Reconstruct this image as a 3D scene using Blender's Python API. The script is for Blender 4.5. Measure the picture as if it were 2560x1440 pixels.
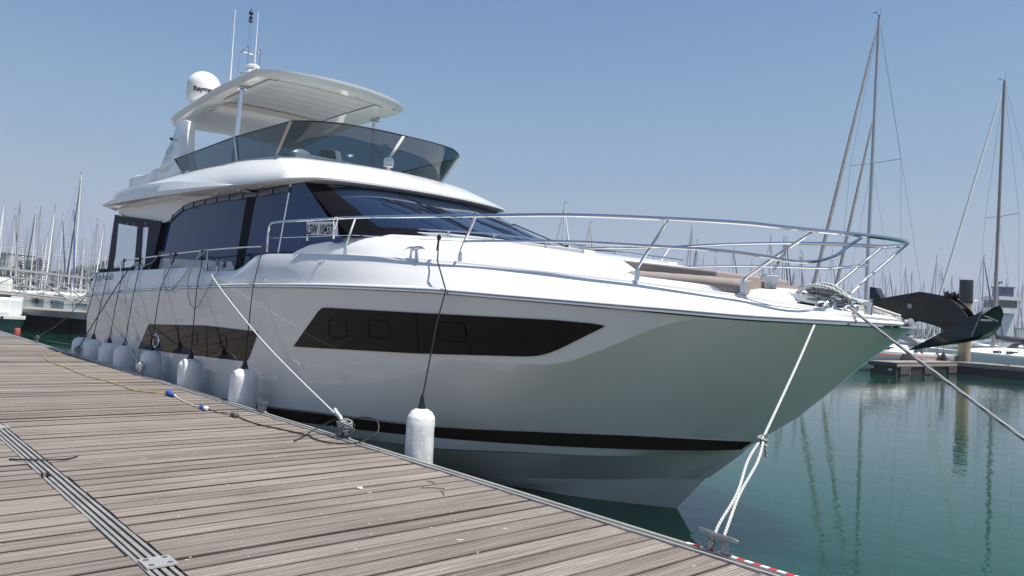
import bpy, bmesh, math, random
from mathutils import Vector, Matrix, noise
random.seed(7)
PI = math.pi
SC = bpy.context.scene
COL = SC.collection
for o in list(bpy.data.objects): bpy.data.objects.remove(o)

# ---------------------------------------------------------------- camera
cam = bpy.data.cameras.new("camera"); co = bpy.data.objects.new("camera", cam); COL.objects.link(co)
co.matrix_world = Matrix(((0.66806, -0.01163, 0.74401, 0), (0.74211, -0.06285, -0.66733, 0),
                          (0.05452, 0.99796, -0.03336, 2.1), (0, 0, 0, 1)))
cam.sensor_width = 36; cam.lens = 36 * 1920 / 2560.
cam.clip_start = 0.05; cam.clip_end = 4000
SC.camera = co

# ---------------------------------------------------------------- sky, sun, exposure
SUN_EL, SUN_AZ = math.radians(67), math.radians(26)      # azimuth counted from +X (the bow) towards +Y (port)
w = bpy.data.worlds.new("World"); SC.world = w; w.use_nodes = True
nt = w.node_tree; nt.nodes.clear()
wo = nt.nodes.new('ShaderNodeOutputWorld'); bg = nt.nodes.new('ShaderNodeBackground')
sky = nt.nodes.new('ShaderNodeTexSky'); sky.sky_type = 'NISHITA'; sky.sun_disc = False
sky.sun_elevation = SUN_EL; sky.sun_rotation = PI / 2 - SUN_AZ
sky.air_density = 1.0; sky.dust_density = 0.3; sky.ozone_density = 5.0; sky.altitude = 0
# summer haze: compress the sky's own brightness and tint towards the horizon
v1 = nt.nodes.new('ShaderNodeVectorMath'); v1.operation = 'SCALE'; v1.inputs['Scale'].default_value = .11
cv = nt.nodes.new('ShaderNodeRGBCurve'); v2 = nt.nodes.new('ShaderNodeVectorMath'); v2.operation = 'SCALE'; v2.inputs['Scale'].default_value = 1 / .11
for ch, pts in ((0, ((0, .02), (.13, .185), (.20, .285), (.37, .405), (.6, .44), (1, .70))), (1, ((0, .02), (.23, .300), (.33, .405), (.55, .485), (.66, .48), (1, .72))), (2, ((0, .02), (.434, .515), (.54, .585), (.69, .61), (1, .80)))):
    c_ = cv.mapping.curves[ch]; c_.points[0].location = pts[0]; c_.points[1].location = pts[-1]
    for p in pts[1:-1]: c_.points.new(*p)
cv.mapping.extend = 'EXTRAPOLATED'; cv.mapping.update()
nt.links.new(sky.outputs[0], v1.inputs[0]); nt.links.new(v1.outputs[0], cv.inputs['Color']); nt.links.new(cv.outputs[0], v2.inputs[0]); nt.links.new(v2.outputs[0], bg.inputs[0]); nt.links.new(bg.outputs[0], wo.inputs[0])
bg.inputs[1].default_value = 0.075
sl = bpy.data.lights.new("sun", 'SUN'); so = bpy.data.objects.new("sun", sl); COL.objects.link(so)
sl.energy = 4.5; sl.angle = math.radians(0.5); sl.color = (1.0, 0.955, 0.88)
sd = Vector((math.cos(SUN_EL) * math.cos(SUN_AZ), math.cos(SUN_EL) * math.sin(SUN_AZ), math.sin(SUN_EL)))
so.rotation_euler = sd.to_track_quat('Z', 'Y').to_euler()
SC.view_settings.view_transform = 'Standard'; SC.view_settings.look = 'None'
SC.view_settings.exposure = 0.55; SC.view_settings.gamma = 1
SC.cycles.max_bounces = 10; SC.cycles.transparent_max_bounces = 24
SC.cycles.glossy_bounces = 5; SC.cycles.diffuse_bounces = 4

# ---------------------------------------------------------------- helpers
class MB:
    def __init__(s): s.v = []; s.f = []
    def add(s, vs, fs):
        n = len(s.v); s.v += [tuple(p) for p in vs]; s.f += [tuple(i + n for i in f) for f in fs]; return s
    def box(s, c, d, rz=0, M=None):
        x, y, z = [k / 2 for k in d]
        vs = [Vector((sx * x, sy * y, sz * z)) for sz in (-1, 1) for sy in (-1, 1) for sx in (-1, 1)]
        R = M if M is not None else Matrix.Rotation(rz, 3, 'Z')
        vs = [R @ v + Vector(c) for v in vs]
        return s.add(vs, [(0, 2, 3, 1), (4, 5, 7, 6), (0, 1, 5, 4), (2, 6, 7, 3), (0, 4, 6, 2), (1, 3, 7, 5)])
    def tube(s, path, r, n=8, closed=False, caps=True):
        P = [Vector(p) for p in path]; m = len(P); rr = r if isinstance(r, (list, tuple)) else [r] * m
        T = []
        for i in range(m):
            a = P[(i - 1) % m] if (closed or i > 0) else P[i]; b = P[(i + 1) % m] if (closed or i < m - 1) else P[i]
            t = b - a; T.append(t.normalized() if t.length > 1e-9 else Vector((0, 0, 1)))
        u = T[0].orthogonal().normalized(); vs = []; fs = []
        for i in range(m):
            u = (u - T[i] * u.dot(T[i])); u = u.normalized() if u.length > 1e-6 else T[i].orthogonal().normalized()
            v = T[i].cross(u)
            for k in range(n):
                a = 2 * PI * k / n; vs.append(P[i] + (u * math.cos(a) + v * math.sin(a)) * rr[i])
        for i in range(m if closed else m - 1):
            j = (i + 1) % m
            for k in range(n):
                l = (k + 1) % n; fs.append((i * n + k, i * n + l, j * n + l, j * n + k))
        if caps and not closed:
            fs.append(tuple(range(n - 1, -1, -1))); fs.append(tuple((m - 1) * n + k for k in range(n)))
        return s.add(vs, fs)
    def loft(s, rows, flip=False, close=False):
        n = len(rows[0]); vs = [p for r in rows for p in r]; fs = []
        for i in range(len(rows) - 1 + (1 if close else 0)):
            j = (i + 1) % len(rows)
            for k in range(n - 1):
                q = (i * n + k, i * n + k + 1, j * n + k + 1, j * n + k)
                fs.append(q[::-1] if flip else q)
        return s.add(vs, fs)
    def lathe(s, c, prof, n=16, M=None):
        vs = []; fs = []
        for r, z in prof:
            for k in range(n):
                p = Vector((r * math.cos(2 * PI * k / n), r * math.sin(2 * PI * k / n), z))
                if M is not None: p = M @ p
                vs.append(p + Vector(c))
        for i in range(len(prof) - 1):
            for k in range(n):
                l = (k + 1) % n; fs.append((i * n + k, i * n + l, (i + 1) * n + l, (i + 1) * n + k))
        fs.append(tuple(range(n - 1, -1, -1))); fs.append(tuple((len(prof) - 1) * n + k for k in range(n)))
        return s.add(vs, fs)
    def slab(s, poly, off):            # a planar-ish polygon given a thickness vector
        n = len(poly); o = Vector(off); a = [Vector(p) for p in poly]; b = [p + o for p in a]
        fs = [tuple(range(n)), tuple(range(2 * n - 1, n - 1, -1))]
        for k in range(n):
            l = (k + 1) % n; fs.append((k, k + n, l + n, l))
        return s.add(a + b, fs)
    def build(s, name, mat, parent=None, smooth=35, label=None, bevel=0, merge=True):
        me = bpy.data.meshes.new(name); me.from_pydata(s.v, [], s.f); me.update()
        bm = bmesh.new(); bm.from_mesh(me)
        if merge: bmesh.ops.remove_doubles(bm, verts=bm.verts, dist=1e-4)
        bmesh.ops.recalc_face_normals(bm, faces=bm.faces)
        if bevel:
            es = [e for e in bm.edges if len(e.link_faces) == 2 and e.calc_face_angle(0) > 0.6]
            bmesh.ops.bevel(bm, geom=es, offset=bevel, segments=2, profile=0.5, affect='EDGES')
        bm.to_mesh(me); bm.free()
        if smooth:
            me.polygons.foreach_set('use_smooth', [True] * len(me.polygons)); me.set_sharp_from_angle(angle=math.radians(smooth))
        if mat is not None:
            for m_ in (mat if isinstance(mat, (list, tuple)) else [mat]): me.materials.append(m_)
        o = bpy.data.objects.new(name, me); COL.objects.link(o)
        if parent is not None: o.parent = parent
        if label: o['label'] = label
        return o
def empty(name, loc=(0, 0, 0), rz=0):
    o = bpy.data.objects.new(name, None); COL.objects.link(o); o.location = loc; o.rotation_euler = (0, 0, rz); o.empty_display_size = .2
    return o
def tag(o, label=None, cat=None, group=None, kind=None):
    if label: o['label'] = label
    if cat: o['category'] = cat
    if group: o['group'] = group
    if kind: o['kind'] = kind
    return o
def copy_tree(o, parent=None):
    c = o.copy(); COL.objects.link(c); c.parent = parent
    for ch in list(o.children): copy_tree(ch, c)
    return c
def interp(tab, x):
    t = sorted(tab)
    if x <= t[0][0]: return t[0][1]
    if x >= t[-1][0]: return t[-1][1]
    for (a, fa), (b, fb) in zip(t, t[1:]):
        if a <= x <= b: return fa + (fb - fa) * (x - a) / (b - a)
def sm(tab, x):                        # smooth (Catmull-Rom like, monotone limited) interpolation
    t = sorted(tab); n = len(t)
    if x <= t[0][0]: return t[0][1]
    if x >= t[-1][0]: return t[-1][1]
    d = [(t[i + 1][1] - t[i][1]) / (t[i + 1][0] - t[i][0]) for i in range(n - 1)]
    def m(i):
        if i == 0: return d[0]
        if i == n - 1: return d[-1]
        if d[i - 1] * d[i] <= 0: return 0
        return 2 * d[i - 1] * d[i] / (d[i - 1] + d[i])
    for i in range(n - 1):
        if t[i][0] <= x <= t[i + 1][0]:
            h = t[i + 1][0] - t[i][0]; u = (x - t[i][0]) / h
            return ((2*u**3-3*u*u+1)*t[i][1] + (u**3-2*u*u+u)*h*m(i) + (-2*u**3+3*u*u)*t[i+1][1] + (u**3-u*u)*h*m(i+1))
def curvepts(pts, k=4):                # Catmull-Rom through 3-D points
    P = [Vector(p) for p in pts]; out = []
    for i in range(len(P) - 1):
        a = P[max(i - 1, 0)]; b = P[i]; c = P[i + 1]; d = P[min(i + 2, len(P) - 1)]
        for j in range(k):
            t = j / k
            out.append(0.5 * ((2 * b) + (c - a) * t + (2 * a - 5 * b + 4 * c - d) * t * t + (3 * b - 3 * c + d - a) * t ** 3))
    out.append(P[-1]); return out
def text_obj(name, s, size, origin, ux, uy, mat, parent=None, thick=0.002, align='LEFT', shear=0, bold=0.0):
    cu = bpy.data.curves.new('t', 'FONT'); cu.body = s; cu.size = 1; cu.align_x = align; cu.extrude = 0; cu.shear = shear; cu.offset = bold
    to = bpy.data.objects.new('t', cu); COL.objects.link(to); bpy.context.view_layer.update()
    me = bpy.data.meshes.new_from_object(to); bpy.data.objects.remove(to)
    X = Vector(ux).normalized(); Y = Vector(uy).normalized(); N = X.cross(Y)
    mb = MB(); vs = [Vector(origin) + X * v.co.x * size[0] + Y * v.co.y * size[1] + N * thick for v in me.vertices]
    mb.add(vs, [tuple(p.vertices) for p in me.polygons])
    return mb.build(name, mat, parent, smooth=0, merge=False)

# ---------------------------------------------------------------- materials
def mat(name, col=(.8, .8, .8), rough=.5, metal=0, spec=.5, **k):
    m = bpy.data.materials.new(name); m.use_nodes = True; b = m.node_tree.nodes['Principled BSDF']
    b.inputs['Base Color'].default_value = (*col, 1); b.inputs['Roughness'].default_value = rough
    b.inputs['Metallic'].default_value = metal; b.inputs['Specular IOR Level'].default_value = spec
    for kk, v in k.items(): b.inputs[kk.replace('_', ' ')].default_value = v
    return m
def N(m, t, **k):
    n = m.node_tree.nodes.new(t)
    for a, b in k.items(): setattr(n, a, b)
    return n
def BS(m): return m.node_tree.nodes['Principled BSDF']
def LK(m, a, b): m.node_tree.links.new(a, b)
def coord(m, scale=(1, 1, 1), kind='Object', rot=(0, 0, 0)):
    tc = N(m, 'ShaderNodeTexCoord'); mp = N(m, 'ShaderNodeMapping'); mp.inputs['Scale'].default_value = scale; mp.inputs['Rotation'].default_value = rot
    LK(m, tc.outputs[kind], mp.inputs[0]); return mp.outputs[0]
def noisy(m, scale, detail=4, co_=None, rough=.55):
    n = N(m, 'ShaderNodeTexNoise'); n.inputs['Scale'].default_value = scale; n.inputs['Detail'].default_value = detail; n.inputs['Roughness'].default_value = rough
    if co_ is not None: LK(m, co_, n.inputs['Vector'])
    return n
def ramp(m, fac, stops):
    r = N(m, 'ShaderNodeValToRGB'); e = r.color_ramp.elements
    while len(e) < len(stops): e.new(.5)
    for q, (p, c) in zip(e, stops): q.position = p; q.color = (*c, 1) if len(c) == 3 else c
    LK(m, fac, r.inputs[0]); return r.outputs[0]
def bump(m, h, strength=.2, dist=.02, normal=None):
    b = N(m, 'ShaderNodeBump'); b.inputs['Strength'].default_value = strength; b.inputs['Distance'].default_value = dist
    LK(m, h, b.inputs['Height'])
    if normal is not None: LK(m, normal, b.inputs['Normal'])
    LK(m, b.outputs[0], BS(m).inputs['Normal']); return b.outputs[0]
def varied(name, c1, c2, scale, rough=.5, bs=0, bd=.01, **k):
    m = mat(name, c1, rough, **k); n = noisy(m, scale, 6, coord(m))
    LK(m, ramp(m, n.outputs[0], [(.3, c1), (.7, c2)]), BS(m).inputs['Base Color'])
    if bs: bump(m, n.outputs[0], bs, bd)
    return m
M = {}
def gel(name, c, rough=.07):
    m = mat(name, c, rough, spec=.5); n = noisy(m, .8, 3, coord(m)); n2 = noisy(m, 14, 4, coord(m))
    LK(m, ramp(m, n.outputs[0], [(.3, tuple(k * .97 for k in c)), (.7, c)]), BS(m).inputs['Base Color'])
    LK(m, ramp(m, n2.outputs[0], [(.3, (rough * .7,) * 3), (.75, (rough * 1.8,) * 3)]), BS(m).inputs['Roughness'])
    bump(m, n.outputs[0], .035, .08)
    return m
M['gel'] = gel('white_gelcoat', (.78, .78, .77))
M['gelhull'] = gel('hull_gelcoat', (.78, .764, .725), .018)
M['gelgrey'] = gel('pale_grey_gelcoat', (.58, .59, .58), .15)
M['nonskid'] = varied('nonskid_deck', (.62, .62, .6), (.7, .7, .68), 60, .7, .2, .002)
M['steel'] = mat('polished_steel', (.72, .73, .75), .09, 1)
M['steeldull'] = varied('dull_steel', (.5, .5, .5), (.62, .62, .62), 20, .3, metal=1)
M['galv'] = varied('galvanised_steel', (.24, .25, .26), (.38, .39, .40), 30, .42, .15, .003, metal=.85)
M['alu'] = varied('dock_aluminium', (.5, .49, .47), (.62, .61, .59), 8, .42, .1, .002, metal=.55)
M['alubar'] = varied('worn_bar_aluminium', (.26, .25, .235), (.38, .37, .35), 5, .5, .15, .002, metal=.3)
M['alugrey'] = varied('gangway_aluminium', (.42, .42, .4), (.52, .52, .5), 3, .5)
M['black'] = mat('black_plastic', (.012, .012, .014), .35)
M['blackrubber'] = varied('black_rubber', (.015, .015, .016), (.035, .035, .035), 25, .6)
M['stripe'] = mat('brown_black_stripe', (.028, .017, .012), .2, spec=.2)
def glassy(name, c, rough=.03, spec=.6):
    m = mat(name, c, rough, spec=spec); n = noisy(m, .6, 2, coord(m)); bump(m, n.outputs[0], .02, .1); return m
M['hullglass'] = glassy('dark_hull_glass', (.012, .009, .008), .04, .12)
M['sideglass'] = glassy('blue_black_glass', (.012, .046, .145), .03, .12)
M['frame'] = mat('black_window_frame', (.006, .006, .008), .6, spec=.06)
M['fabric'] = varied('taupe_fabric', (.25, .212, .195), (.30, .26, .24), 40, .85, .3, .004)
M['navy'] = varied('navy_canvas', (.012, .016, .035), (.025, .03, .06), 20, .8, .3, .01)
M['blueb'] = varied('blue_canvas', (.015, .03, .16), (.03, .05, .22), 6, .8, .3, .02)
M['cover'] = varied('pale_seat_cover', (.45, .52, .52), (.62, .66, .64), 5, .6, .8, .03)
M['whiteplastic'] = varied('white_plastic', (.76, .76, .75), (.82, .82, .81), 9, .25)
M['rope'] = None
def ropemat(name, a, b, sc=120):
    m = mat(name, a, .8); wv = N(m, 'ShaderNodeTexWave', wave_type='BANDS', bands_direction='DIAGONAL'); wv.inputs['Scale'].default_value = sc / 6; wv.inputs['Distortion'].default_value = 1.5
    LK(m, coord(m), wv.inputs['Vector']); LK(m, ramp(m, wv.outputs[0], [(.2, b), (.6, a)]), BS(m).inputs['Base Color']); bump(m, wv.outputs[0], .5, .004); return m
M['rope'] = ropemat('pale_grey_rope', (.66, .66, .64), (.34, .35, .36))
M['ropegrey'] = ropemat('grey_rope', (.34, .35, .36), (.15, .16, .17))
M['ropedark'] = ropemat('dark_rope', (.12, .12, .13), (.05, .05, .06))
M['ropeblack'] = ropemat('black_rope', (.02, .02, .02), (.008, .008, .008))
# fender vinyl inside its crinkled wrapping
def wrapped(name, c):
    m = mat(name, c, .25); v = coord(m, (6, 6, 2.2)); n = noisy(m, 1.3, 4, v); n.inputs['Distortion'].default_value = 2.2
    r = ramp(m, n.outputs[0], [(.42, (0, 0, 0)), (.5, (1, 1, 1)), (.58, (0, 0, 0))])
    bump(m, r, .3, .008); b = BS(m); b.inputs['Subsurface Weight'].default_value = .0; return m
M['fender'] = wrapped('wrapped_white_vinyl', (.74, .75, .76))
def film(name):
    m = bpy.data.materials.new(name); m.use_nodes = True; nt_ = m.node_tree; nt_.nodes.clear()
    o = nt_.nodes.new('ShaderNodeOutputMaterial'); mx = nt_.nodes.new('ShaderNodeMixShader'); t = nt_.nodes.new('ShaderNodeBsdfTransparent'); g = nt_.nodes.new('ShaderNodeBsdfGlossy')
    g.inputs['Roughness'].default_value = .08; g.inputs['Color'].default_value = (.9, .93, .95, 1); t.inputs['Color'].default_value = (.82, .86, .88, 1)
    lw = nt_.nodes.new('ShaderNodeFresnel'); lw.inputs[0].default_value = 1.55
    tc = nt_.nodes.new('ShaderNodeTexCoord'); n = nt_.nodes.new('ShaderNodeTexNoise'); n.inputs['Scale'].default_value = 9; n.inputs['Detail'].default_value = 3; b = nt_.nodes.new('ShaderNodeBump'); b.inputs['Distance'].default_value = .03; b.inputs['Strength'].default_value = .8
    L = nt_.links.new; L(tc.outputs['Object'], n.inputs['Vector']); L(n.outputs[0], b.inputs['Height']); L(b.outputs[0], g.inputs['Normal']); L(b.outputs[0], lw.inputs['Normal'])
    L(lw.outputs[0], mx.inputs[0]); L(t.outputs[0], mx.inputs[1]); L(g.outputs[0], mx.inputs[2]); L(mx.outputs[0], o.inputs[0]); return m
M['film'] = film('clear_plastic_film')
def tinted(name, tint, ior=1.5):
    m = bpy.data.materials.new(name); m.use_nodes = True; nt_ = m.node_tree; nt_.nodes.clear()
    o = nt_.nodes.new('ShaderNodeOutputMaterial'); mx = nt_.nodes.new('ShaderNodeMixShader'); t = nt_.nodes.new('ShaderNodeBsdfTransparent'); g = nt_.nodes.new('ShaderNodeBsdfGlossy')
    g.inputs['Roughness'].default_value = .02; g.inputs['Color'].default_value = (.95, .95, .95, 1); t.inputs['Color'].default_value = (*tint, 1)
    lw = nt_.nodes.new('ShaderNodeFresnel'); lw.inputs[0].default_value = ior
    L = nt_.links.new; L(lw.outputs[0], mx.inputs[0]); L(t.outputs[0], mx.inputs[1]); L(g.outputs[0], mx.inputs[2]); L(mx.outputs[0], o.inputs[0]); return m
M['tint'] = tinted('smoked_glass', (.11, .155, .19), 1.45)
M['windshield'] = glassy('dark_windscreen', (.009, .019, .048), .03, .4)

# water: calm harbour, small ripples
m = mat('harbour_water', (.004, .044, .026), .015, spec=.5); b = BS(m); b.inputs['IOR'].default_value = 1.333
tc = N(m, 'ShaderNodeTexCoord')
def wn(scale, sc3, rz, det, dist=0):
    mp = N(m, 'ShaderNodeMapping'); mp.inputs['Scale'].default_value = sc3; mp.inputs['Rotation'].default_value = (0, 0, rz)
    LK(m, tc.outputs['Object'], mp.inputs[0]); n = noisy(m, scale, det, mp.outputs[0]); n.inputs['Distortion'].default_value = dist; return n.outputs[0]
a1 = wn(1.1, (1, 2.1, 1), .55, 3, .4); a2 = wn(4.5, (1, 1.7, 1), -.3, 3, .3); a3 = wn(.16, (1, 1, 1), .2, 2)
mul = N(m, 'ShaderNodeMath', operation='MULTIPLY_ADD'); mul.inputs[1].default_value = .35; LK(m, a2, mul.inputs[0]); LK(m, a1, mul.inputs[2])
bp = N(m, 'ShaderNodeBump'); bp.inputs['Distance'].default_value = .05; LK(m, mul.outputs[0], bp.inputs['Height'])
LK(m, ramp(m, a3, [(.35, (.05,) * 3), (.65, (.17,) * 3)]), bp.inputs['Strength']); LK(m, bp.outputs[0], b.inputs['Normal'])
b.subsurface_method = 'BURLEY'; b.inputs['Subsurface Weight'].default_value = 1.0; b.inputs['Subsurface Radius'].default_value = (1.0, 1.6, 1.3); b.inputs['Subsurface Scale'].default_value = 2.2
M['water'] = m

# weathered grooved decking; planks run along Y, one plank per .205 m of X
def plankmat(name, pitch, base, axis='X', groove=True, x0=0.0):
    m = mat(name, base[0], .8, spec=.25); tc = N(m, 'ShaderNodeTexCoord'); sp = N(m, 'ShaderNodeSeparateXYZ'); LK(m, tc.outputs['Object'], sp.inputs[0])
    ax = sp.outputs[axis]
    d = N(m, 'ShaderNodeMath', operation='DIVIDE'); LK(m, ax, d.inputs[0]); d.inputs[1].default_value = pitch
    fl = N(m, 'ShaderNodeMath', operation='FLOOR'); LK(m, d.outputs[0], fl.inputs[0])
    wnz = N(m, 'ShaderNodeTexWhiteNoise', noise_dimensions='1D'); LK(m, fl.outputs[0], wnz.inputs['W'])
    # long grain
    mp = N(m, 'ShaderNodeMapping'); mp.inputs['Scale'].default_value = (42, 1.3, 1) if axis == 'X' else (1.3, 42, 1)
    cb = N(m, 'ShaderNodeCombineXYZ'); k = N(m, 'ShaderNodeMath', operation='MULTIPLY'); k.inputs[1].default_value = 37; LK(m, wnz.outputs[0], k.inputs[0])
    va = N(m, 'ShaderNodeVectorMath', operation='ADD'); LK(m, k.outputs[0], cb.inputs[2]); LK(m, tc.outputs['Object'], mp.inputs[0]); LK(m, mp.outputs[0], va.inputs[0]); LK(m, cb.outputs[0], va.inputs[1])
    g = noisy(m, 1.0, 6, va.outputs[0], .65)
    big = noisy(m, .9, 5, tc.outputs['Object'], .6)
    c1 = ramp(m, g.outputs[0], [(.28, base[0]), (.5, base[1]), (.72, base[2])])
    c2 = ramp(m, wnz.outputs[0], [(0, (.82, .79, .77)), (.5, (1, .98, .96)), (1, (1.14, 1.12, 1.10))])
    c3 = ramp(m, big.outputs[0], [(.25, (.80, .77, .74)), (.45, (.97, .95, .93)), (.75, (1.10, 1.09, 1.08))])
    x1 = N(m, 'ShaderNodeMix', data_type='RGBA', blend_type='MULTIPLY'); x1.inputs[0].default_value = 1; LK(m, c1, x1.inputs[6]); LK(m, c2, x1.inputs[7])
    x2 = N(m, 'ShaderNodeMix', data_type='RGBA', blend_type='MULTIPLY'); x2.inputs[0].default_value = 1; LK(m, x1.outputs[2], x2.inputs[6]); LK(m, c3, x2.inputs[7])
    out = x2.outputs[2]
    # grooves
    fr = N(m, 'ShaderNodeMath', operation='FRACT'); LK(m, d.outputs[0], fr.inputs[0])
    gm = N(m, 'ShaderNodeMath', operation='MULTIPLY'); gm.inputs[1].default_value = 8; LK(m, fr.outputs[0], gm.inputs[0])
    pp = N(m, 'ShaderNodeMath', operation='PINGPONG'); pp.inputs[1].default_value = .5; LK(m, gm.outputs[0], pp.inputs[0])
    gr = ramp(m, pp.outputs[0], [(.0, (0, 0, 0)), (.14, (0, 0, 0)), (.26, (1, 1, 1))])
    if groove:
        x3 = N(m, 'ShaderNodeMix', data_type='RGBA', blend_type='MULTIPLY'); x3.inputs[0].default_value = 1; LK(m, out, x3.inputs[6])
        LK(m, ramp(m, gr, [(0, (.66, .62, .60)), (1, (1, 1, 1))]), x3.inputs[7]); out = x3.outputs[2]
    e1 = N(m, 'ShaderNodeMath', operation='PINGPONG'); e1.inputs[1].default_value = .5; LK(m, d.outputs[0], e1.inputs[0])
    e2 = N(m, 'ShaderNodeMath', operation='MULTIPLY_ADD'); e2.inputs[1].default_value = .05; LK(m, g.outputs[0], e2.inputs[0]); LK(m, e1.outputs[0], e2.inputs[2])
    x4 = N(m, 'ShaderNodeMix', data_type='RGBA', blend_type='MULTIPLY'); x4.inputs[0].default_value = 1; LK(m, out, x4.inputs[6])
    LK(m, ramp(m, e2.outputs[0], [(.055, (.16, .14, .13)), (.085, (.55, .52, .50)), (.125, (1, 1, 1))]), x4.inputs[7]); out = x4.outputs[2]
    sn = noisy(m, 16, 2, tc.outputs['Object']); x5 = N(m, 'ShaderNodeMix', data_type='RGBA'); LK(m, ramp(m, sn.outputs[0], [(.735, (0, 0, 0)), (.765, (.8, .8, .8))]), x5.inputs[0]); LK(m, out, x5.inputs[6]); x5.inputs[7].default_value = (.55, .53, .50, 1); out = x5.outputs[2]
    LK(m, out, BS(m).inputs['Base Color'])
    ad = N(m, 'ShaderNodeMath', operation='MULTIPLY_ADD'); ad.inputs[1].default_value = .35; LK(m, g.outputs[0], ad.inputs[0])
    if groove: LK(m, gr, ad.inputs[2])
    bump(m, ad.outputs[0], .7, .004); return m
M['plank'] = plankmat('weathered_grooved_planks', .205, [(.15, .132, .122), (.25, .230, .216), (.35, .33, .315)])
M['plank2'] = plankmat('weathered_plain_planks', .2, [(.12, .10, .085), (.24, .21, .185), (.36, .33, .30)], groove=False)
# ================================================================ the setting
mb = MB(); mb.add([(-1500, -1500, 0), (900, -1500, 0), (900, 1500, 0), (-1500, 1500, 0)], [(0, 1, 2, 3)])
tag(mb.build('water', M['water'], smooth=0), kind='structure')
mb = MB(); mb.add([(-1500, -1500, -4), (900, -1500, -4), (900, 1500, -4), (-1500, 1500, -4)], [(0, 1, 2, 3)])
tag(mb.build('seabed', varied('mud', (.03, .035, .02), (.05, .05, .03), .5, .9), smooth=0), kind='structure')

DZ = .6
dock = empty('wooden_pontoon'); tag(dock, 'grey weathered wooden pontoon with aluminium edge rails alongside the motor yacht', 'pontoon')
rnd = random.Random(3)
def planks(x0, x1, y0, y1, pitch, z, th=.045, gap=.014, name='planking', material=None, endvar=.006, parent=dock):
    mb = MB(); i0 = math.floor(x0 / pitch); i1 = math.floor(x1 / pitch)
    for i in range(i0, i1):
        a = i * pitch + rnd.uniform(.4, 1.1) * gap; b_ = (i + 1) * pitch - rnd.uniform(.4, 1.1) * gap; dz = rnd.uniform(-.004, .004); t = rnd.uniform(-.004, .004)
        ya = y0 + rnd.uniform(-endvar, endvar); yb = y1 + rnd.uniform(-endvar, endvar)
        vs = [(a, ya, z - th), (b_, ya, z - th), (b_, yb, z - th), (a, yb, z - th), (a, ya, z + dz - t), (b_, ya, z + dz + t), (b_, yb, z + dz + t), (a, yb, z + dz - t)]
        mb.add(vs, [(0, 3, 2, 1), (4, 5, 6, 7), (0, 1, 5, 4), (1, 2, 6, 5), (2, 3, 7, 6), (3, 0, 4, 7)])
    return mb.build(name, material or M['plank'], parent, smooth=0, merge=False)
planks(-62, 2.3, 1.56, 4.365, .205, DZ)
planks(-62, 2.3, -3.2, 1.39, .205, DZ)
# zinc screw heads along the joist lines: the nearest as parts of their own, the rest together
zn = mat('zinc', (.55, .55, .53), .6); sp_ = []
for yj in (1.95, 2.75, 3.5, 4.25, .85):
    for i in range(-60, 10):
        for d in (.045, .16):
            x = i * .205 + d
            if -10 < x < 1.5 and rnd.random() < .8: sp_.append((x, yj + rnd.uniform(-.03, .03)))
sp_ = [p for p in sp_ if (Vector((-.766, .643)).dot(Vector(p)) > .8)]; sp_.sort(key=lambda p: p[0] ** 2 + p[1] ** 2)
scr = [(.0045, 0), (.0045, .0015), (.002, .002)]
s0 = MB().lathe((0, 0, 0), scr, 6).build('screw_head', zn, dock, smooth=0); s0.location = (sp_[0][0], sp_[0][1], DZ + .0015)
for p in sp_[1:100]: c_ = s0.copy(); COL.objects.link(c_); c_.location = (p[0], p[1], DZ + .0015)
mb = MB()
for p in sp_[100:]: mb.lathe((p[0], p[1], DZ + .0015), scr, 6)
tag(mb.build('screw_heads', zn, dock, smooth=0, merge=False), kind='stuff')
# edge rail: two flanges with a channel
def rail_profile(mb, x0, x1, y, prof):
    a = [(x0, y + p[0], DZ + p[1]) for p in prof]; b_ = [(x1, y + p[0], DZ + p[1]) for p in prof]; n = len(prof)
    mb.add(a + b_, [(k, (k + 1) % n, (k + 1) % n + n, k + n) for k in range(n)] + [tuple(range(n))[::-1], tuple(range(n, 2 * n))])
EP = [(0, -.06), (0, .012), (.022, .012), (.022, -.012), (.032, -.012), (.032, .004), (.046, .004), (.046, -.012), (.056, -.012), (.056, .018), (.085, .018), (.085, -.22), (.03, -.22), (.03, -.06)]
for xa, xb in ((-62, -50), (-49.99, -38), (-37.99, -26), (-25.99, -14), (-13.99, -2.955), (-2.945, 3)):
    mb = MB(); rail_profile(mb, xa, xb, 4.378, EP); mb.build('edge_rail', M['alu'], dock, smooth=0, merge=False)
# expansion strip between the two deck sections
for y, wd, xs in ((1.405, .021, ((-62, -7.16), (-6.98, 2.3))), (1.441, .022, ((-62, -7.16), (-6.98, 2.3))), (1.484, .026, ((-62, 2.3),)), (1.527, .021, ((-62, 2.3),))):
    for (xa, xb) in xs:
        mb = MB(); mb.box(((xa + xb) / 2, y, DZ - .016), (xb - xa, wd, .045)); mb.build('joint_bar', M['alubar'], dock, smooth=0)
for xc in (-9.6, -4.47, .65):
    mb = MB(); mb.box((xc, 1.484, DZ + .016), (.17, .165, .01)); mb.build('joint_plate', M['alu'], dock, smooth=0)
    for dx in (-.05, .05):
        for dy in (-.05, .05): mb = MB(); mb.lathe((xc + dx, 1.484 + dy, DZ + .0212), [(.017, 0), (.017, .002), (.009, .002), (.009, .0002)], 14); mb.build('plate_bolt', M['galv'], dock, smooth=0)
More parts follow.
